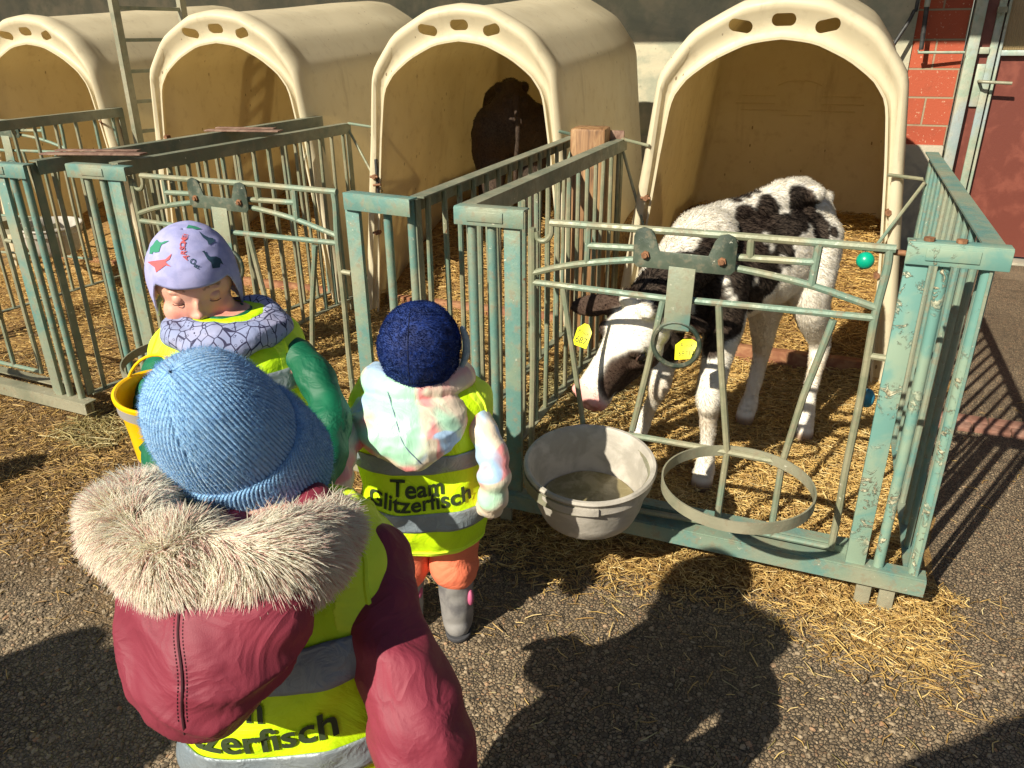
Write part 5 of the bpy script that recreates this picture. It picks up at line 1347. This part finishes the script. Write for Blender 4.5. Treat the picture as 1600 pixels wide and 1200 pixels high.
hat2 = link('jersey_hat', me, M['jersey'], c2); s_ = hat2.modifiers.new('s', 'SOLIDIFY'); s_.thickness = .003; s_.offset = -1; bake(hat2); b2 = bvh(hat2.data)
def px_decal(name, pts, mat, parent, bvh_, zx=4.444, ox=200, oy=330, off=.0012):
    bm = bmesh.new(); vs = [bm.verts.new((x, y, 0)) for x, y in pts]; bm.faces.new(vs); bmesh.ops.triangulate(bm, faces=bm.faces)
    bmesh.ops.subdivide_edges(bm, edges=[e for e in bm.edges if e.calc_length() > 14], cuts=2, use_grid_fill=True); bmesh.ops.triangulate(bm, faces=bm.faces)
    me = bpy.data.meshes.new(name); ok = True
    for v in bm.verts:
        h = bvh_.ray_cast(C0, ray(ox + v.co.x / zx, oy + v.co.y / zx).normalized())
        if h[0] is None: ok = False; break
        v.co = h[0] + h[1] * off * (1 if h[1].dot(C0 - h[0]) > 0 else -1)
    bm.to_mesh(me); bm.free()
    if ok: return link(name, me, M[mat], parent, False)
M['dgreen'] = m_simple('print_green', (.03, .22, .13), rough=.8); M['dred'] = m_simple('print_red', (.52, .10, .11), rough=.8); M['ddark'] = m_simple('print_dark', (.02, .06, .10), rough=.8)
px_decal('printed_dinosaur', [(138, 352), (190, 368), (205, 358), (230, 358), (262, 335), (305, 295), (290, 335), (262, 352), (272, 365), (300, 385), (262, 376), (240, 370), (222, 383), (200, 383), (198, 425), (190, 392), (165, 374)], 'dred', hat2, b2)
px_decal('printed_dinosaur', [(x_ * .9 + 42, y_ * .9 + 28) for x_, y_ in [(122, 300), (128, 250), (150, 228), (165, 205), (180, 190), (195, 207), (215, 212), (240, 202), (272, 199), (240, 218), (215, 228), (205, 250), (195, 285), (185, 265), (165, 290), (150, 285), (140, 303), (130, 298)]], 'dgreen', hat2, b2)
px_decal('printed_dinosaur', [(512, 280), (530, 275), (545, 300), (570, 318), (610, 315), (640, 330), (660, 372), (640, 362), (635, 392), (618, 372), (595, 372), (585, 398), (575, 358), (550, 335), (525, 290)], 'ddark', hat2, b2)
px_decal('printed_dinosaur', [(490, 140), (520, 165), (560, 185), (590, 190), (602, 213), (570, 203), (560, 238), (548, 208), (520, 185)], 'ddark', hat2, b2)
px_decal('printed_dinosaur', [(405, 120), (420, 98), (470, 108), (512, 126), (470, 130), (440, 120)], 'dgreen', hat2, b2)
for ch_, x, y, rot, sz in (('R', 478, 385, 60, 40), ('O', 452, 352, 60, 42), ('A', 402, 322, 72, 44), ('R', 388, 290, 80, 42), ('S', 380, 262, 84, 42), ('O', 381, 236, 86, 42), ('M', 388, 208, 84, 42), ('E', 396, 184, 80, 40), ('!', 403, 166, 80, 38)):
    t = text_mesh(ch_, sz * 1.25, .9); ok = True
    for v in t.vertices:
        c, s = math.cos(R_(rot)), math.sin(R_(rot)); X = x + v.co.x * c - v.co.y * s * -0 - v.co.y * s; Y = y - (v.co.x * s + v.co.y * c)
        h = b2.ray_cast(C0, ray(200 + X / 4.444, 330 + Y / 4.444).normalized())
        if h[0] is None: ok = False; break
        v.co = h[0] + h[1] * .0014
    if ok: link('lettering', t, M['ddark' if ch_ in 'RO' and y > 330 else 'dred'], hat2, False)
finish(c2)
# yellow bucket
bc = atd(240, 603, 1.50); yb = empty('bucket', (bc.x, bc.y, bc.z - .145), label='yellow plastic toy bucket with a grey band under its rim', cat='bucket')
yb.rotation_euler = (R_(5), R_(9), 0)
mb = MB(); mb.lathe([(.050, 0), (.056, .003), (.062, .06), (.070, .118), (.0725, .124), (.0735, .140), (.079, .141), (.080, .148), (.075, .150), (.0715, .148), (.068, .12), (.060, .06), (.054, .008), (.03, .006)], 56)
b_ = mb.build('tub', M['bucketyellow'], yb)
mb = MB(); mb.loft([[Vector((r_ * math.cos(2 * PI * q / 56), r_ * math.sin(2 * PI * q / 56), z_)) for q in range(56)] for r_, z_ in [(.0715, .116), (.0745, .117), (.0752, .137), (.073, .138)]], False, True); mb.build('band', M['greyrim'], yb)
mb = MB(); mb.tube([(.078 * math.cos(t), .03 * math.sin(t) + .0, .132 + .075 * math.sin(t)) for t in np.linspace(0, PI, 17)], .003, 8); mb.build('handle', M['bucketyellow'], yb)

# ---- child in the navy hat, seen from behind at the gate
F3 = Frame((-.768, 1.350, 0), (-.45, .89), .835)
c3 = empty('person', (-.768, 1.350, 0), label='toddler in a navy plush hat and pastel tie dye jacket at the pen', cat='person')
hc3 = atd(657, 545, 1.62)
a3R = [F3(.115, 0, .75), atd(764, 695, 1.64), atd(771, 745, 1.63), atd(768, 785, 1.67), atd(760, 790, 1.72)]
a3L = [F3(-.115, 0, .75), atd(533, 700, 1.58), atd(527, 748, 1.55), atd(533, 785, 1.58), atd(548, 788, 1.66)]
legs3 = [[F3(-.060, 0, .45), F3(-.066, 0, .34), F3(-.072, .0, .22), F3(-.075, .02, .12), F3(-.075, .02, .05)], [F3(.060, 0, .45), F3(.068, -.005, .34), F3(.07, -.02, .22), F3(.072, -.025, .12), F3(.072, -.025, .05)]]
fd3 = Vector((-.15, .93, -.25))
person_body(c3, F3, hc3, fd3, (0, 0, 1), .150, [a3R, a3L], legs3, .0045, hands=True)
jacket(c3, F3, [a3R, a3L], 'tiedye', TORSO[:-1], .004, (.038, .040, .040, .036, .028), .004, puff=.0055, npuff=14, wr=.004)
tr = MB()
for L_ in legs3: limb(tr, L_[:3], [.072, .064, .056], 22, mod=lambda t, an: .003 * math.sin(t * 26))
tr.sphere(F3(0, 0, .41), (.115, .095, .08), 14); me = fuse(tr, .004, 4); displace(me, lambda p, n: noise.noise(Vector((p.x * 18, p.y * 18, p.z * 30))) * .006)
v = verts_np(me); me_o = link('trousers', me, M['coral'], c3)
for i, L_ in enumerate(legs3):
    t = F3.f; top = Vector((L_[2].x, L_[2].y, .212 if i else .185)); ank = Vector((L_[3].x, L_[3].y, .075)); heel = Vector((L_[4].x, L_[4].y, .032))
    b = MB(); limb(b, [top, top.lerp(ank, .5), ank, heel], [.047, .043, .040, .037], 24); limb(b, [heel - t * .012, heel + t * .04, heel + t * .085], [.033, .034, .030], 20); me = fuse(b, .0035, 4); displace(me, lambda p, n: noise.noise(p * 30) * .002); bt_ = link('boot', me, M['boot'], c3)
    b = MB(); limb(b, [heel - t * .02 - Vector((0, 0, .018)), heel + t * .04 - Vector((0, 0, .018)), heel + t * .10 - Vector((0, 0, .018))], [.031, .036, .030], 20)
    me = b.mesh(); vv = verts_np(me); vv[:, 2] = np.clip(vv[:, 2], .001, .016); set_verts(me, vv); link('sole', me, M['sole'], bt_)
    b = MB(); b.sphere(ank + F3.r * .033 + Vector((0, 0, .045)) - t * .024, (.0085, .014, .022), 10, F3.m()); b.build('patch', M['bootpink'], bt_)
VS3 = [(.345, .138, .112, 0), (.40, .156, .130, 0), (.48, .162, .134, 0), (.56, .152, .126, 0), (.64, .158, .124, 0), (.70, .168, .122, 0), (.755, .170, .112, 0), (.79, .150, .094, 0), (.82, .10, .072, 0), (.84, .075, .06, 0)]
v3, bv3 = make_vest(c3, F3, VS3, .014, None, .355, .80, hole=.070, hx=.152, vox=.004, wr=.010, seed=9)
bindings(c3, F3, bv3, .355, .070, .152)
cast_grid(c3, 'reflective_strip', 'strip', F3, bv3, -176, -4, lambda t: (.604, .655), 110, 8)
cast_grid(c3, 'reflective_strip', 'strip', F3, bv3, -180, 180, lambda t: (.440, .492), 150, 8)
wrap_text(c3, F3, bv3, 'Team', .056, -95, .563, .155 * .845, tilt=.0, arc=.3, bold=.024)
wrap_text(c3, F3, bv3, 'Glitzerfisch', .051, -95, .520, .155 * .845, tilt=.03, arc=.8, bold=.024)
# plush hat
mb = MB(); u = (Vector((0, 0, 1)) - fd3.normalized() * fd3.normalized().z).normalized(); r3 = fd3.normalized().cross(u); m = Matrix((r3, fd3.normalized(), u)).transposed(); 
mb.sphere(hc3 + Vector((0, 0, .008)) - fd3.normalized() * .006, (.083, .094, .092), 20, m); limb(mb, [hc3 - Vector((0, 0, .0)), hc3 - Vector((0, 0, .045)), hc3 - Vector((0, 0, .085))], [.080, .078, .070], 24)
me = fuse(mb, .0035, 4); displace(me, lambda p, n: noise.noise(p * 16) * .004 + noise.noise(Vector((p.x * 30, p.y * 30, p.z * 44))) * .0016); hat3 = link('plush_hat', me, M['plush'], c3); b3 = bvh(me)
P, Nn, idx = sample_surface(me, 26000); ln = RNG.uniform(.002, .0045, len(P)); cl_ = np.array([noise.noise(Vector(p) * 45) for p in P]); D = Nn + RNG.normal(0, .35, P.shape) + cl_[:, None] * np.array([[.8, .3, -.5]]); D /= np.linalg.norm(D, axis=1, keepdims=True)
tag(strands('plush_pile', np.stack([P, P + D * ln[:, None] * .6, P + D * ln[:, None]], 1), M['hair'], hat3, np.clip(np.array([[.012, .038, .20]]) * (1 + cl_[:, None] * 1.1) * RNG.uniform(.7, 1.4, (len(P), 1)), 0, 1), np.full((len(P), 1), .0005) * np.array([[1, .8, .3]])), kind='stuff')
sm = MB()
for pts in ([(641 - 4 * math.sin(t * 3), 482 + t * 118) for t in np.linspace(0, 1, 14)], [(622 + t * 70, 600 - 4 * t) for t in np.linspace(0, 1, 10)]):
    q = [b3.ray_cast(C0, ray(*p).normalized()) for p in pts]; q = [h[0] + h[1] * .0005 for h in q if h[0] is not None]
    if len(q) > 2: sm.tube(q, .0011, 6)
M['navyseam'] = m_simple('navy_seam', (.003, .008, .04), rough=.9); sm.build('seam', M['navyseam'], hat3)
lw = MB(); q = [hc3 + m @ Vector((.080, .030, .045)), hc3 + m @ Vector((.087, .036, .02)), hc3 + m @ Vector((.088, .036, -.01)), hc3 + m @ Vector((.082, .03, -.035))]; limb(lw, q, [.006, .008, .008, .005], 12, 5)
M['fleece'] = m_simple('grey_fleece', (.40, .48, .50), (.28, .36, .40), 60, .9, .6, .003, 200); lw.build('fleece_edge', M['fleece'], hat3)
# hood
hd = MB(); rows = [(606, 584, 708, 1.625, .040), (625, 556, 728, 1.60, .060), (655, 540, 733, 1.575, .075), (685, 553, 722, 1.565, .072), (708, 580, 700, 1.565, .056), (724, 612, 678, 1.57, .036), (736, 636, 656, 1.58, .014)]
rings = []
for py, xl, xr, d, th in rows:
    c = atd((xl + xr) / 2, py, d); hw = (xr - xl) / 2 / FPX * d; ff = (C0 - c).normalized(); r = CR.col[0].copy(); cc = c - ff * th * .7
    rings.append([cc + r * math.cos(2 * PI * q / 48) * hw + ff * math.sin(2 * PI * q / 48) * th for q in range(48)])
hd.loft(rings); limb(hd, [F3(-.10, .06, .80), F3(-.10, -.02, .815), F3(-.05, -.085, .82), F3(.03, -.09, .825), F3(.10, -.03, .82), F3(.10, .06, .80)], [.03, .034, .032, .032, .034, .03], 16)
me = fuse(hd, .0035, 4, 'hood'); displace(me, lambda p, n: (.45 - abs(noise.noise(Vector((p.x * 22 + p.z * 24, p.y * 20, p.z * 18 - p.x * 22))))) * .007 + noise.noise(Vector((p.x * 10, p.y * 10, p.z * 8))) * .004)
hood3 = link('hood', me, M['tiedye'], c3); bh = bvh(me)
sm = MB(); q = [bh.ray_cast(C0, ray(px, py).normalized()) for px, py in [(606, 612), (611, 630), (617, 650), (622, 668), (628, 688), (638, 704), (650, 716), (657, 724)]]; q = [h[0] + h[1] * .0006 for h in q if h[0] is not None]
M['dyeseam'] = m_simple('seam_thread', (.16, .20, .30), rough=.8); sm.tube(interp(q, 4), .0011, 6); sm.build('hood_seam', M['dyeseam'], hood3)
finish(c3)

# ---- people out of the picture whose shadows fall into it
def adult(loc, fwd, H, arms, label, jm, tm, head_off=(0, .02, .0), hands=True):
    F = Frame((loc[0], loc[1], 0), fwd, H); r = empty('person', (loc[0], loc[1], 0), label=label, cat='person')
    legs = [[F(s * .05, 0, .50), F(s * .055, .005, .40), F(s * .055, .008, .28), F(s * .055, -.005, .14), F(s * .055, 0, .05)] for s in (-1, 1)]
    A = arms(F); hc = F(head_off[0], head_off[1], .925); 
    k2 = .80; sec = [(z, a * k2, b * k2, c) for z, a, b, c in TORSO]
    person_body(r, F, hc, F.f + Vector((0, 0, -.3)), (0, 0, 1), .135 * H, A, legs, .009, hands=False)
    jacket(r, F, A, jm, sec[:-1], .008, (.042, .040, .036, .030, .026), .009, wr=.008)
    tr = MB()
    for L_ in legs: limb(tr, L_, [.062, .056, .044, .036, .033], 16)
    link('trousers', fuse(tr, .01, 4), M[tm], r)
    for s in (-1, 1): b = MB(); b.sphere(F(s * .055, .03, .022), (.05, .13, .04), 10, F.m()); b.build('shoe', M['sole'], r)
    hr = MB(); hr.sphere(hc + Vector((0, 0, .02)) - F.f * .02, (.085, .10, .10), 12, F.m()); hr.build('hair', M['darkwood'], r)
    finish(r); return F
M['parka'] = m_cloth('olive_parka', (.08, .09, .05), (.06, .07, .04), 5, .8)
adult((-.14, -.36), (-.30, .95), 1.68, lambda F: [[F(.12, 0, .80), F(.16, .0, .68), F(.13, .10, .66), C0 + CR.col[0] * .10 + CR.col[2] * .07 + CR.col[1] * -.03], [F(-.12, 0, .80), F(-.17, .0, .68), F(-.13, .10, .66), C0 - CR.col[0] * .10 + CR.col[2] * .07 + CR.col[1] * -.03]],
      'photographer in an olive parka standing outside the picture', 'parka', 'denim')
mb = MB(); mb.box(C0 + CR.col[2] * .02, (.155, .075, .009), CR); tag(mb.build('phone', M['black'], bevel=.003), 'black phone held up by the photographer', 'phone')

adult((-2.05, -.75), (.2, 1), 1.66, lambda F: [[F(.12, 0, .80), F(.15, .0, .68), F(.15, .04, .58), F(.14, .08, .52)], [F(-.12, 0, .80), F(-.16, .0, .68), F(-.2, .10, .60), F(-.2, .2, .6)]], 'grown-up in a dark jacket waiting behind the children, outside the picture', 'denim', 'denim')
adult((-3.0, .25), (.5, 1), 1.05, lambda F: [[F(.12, 0, .80), F(.15, .0, .68), F(.15, .04, .58), F(.14, .08, .52)], [F(-.12, 0, .80), F(-.16, .0, .68), F(-.17, .05, .58), F(-.15, .1, .52)]], 'child in a maroon jacket standing beside the group, outside the picture', 'maroon', 'denim')
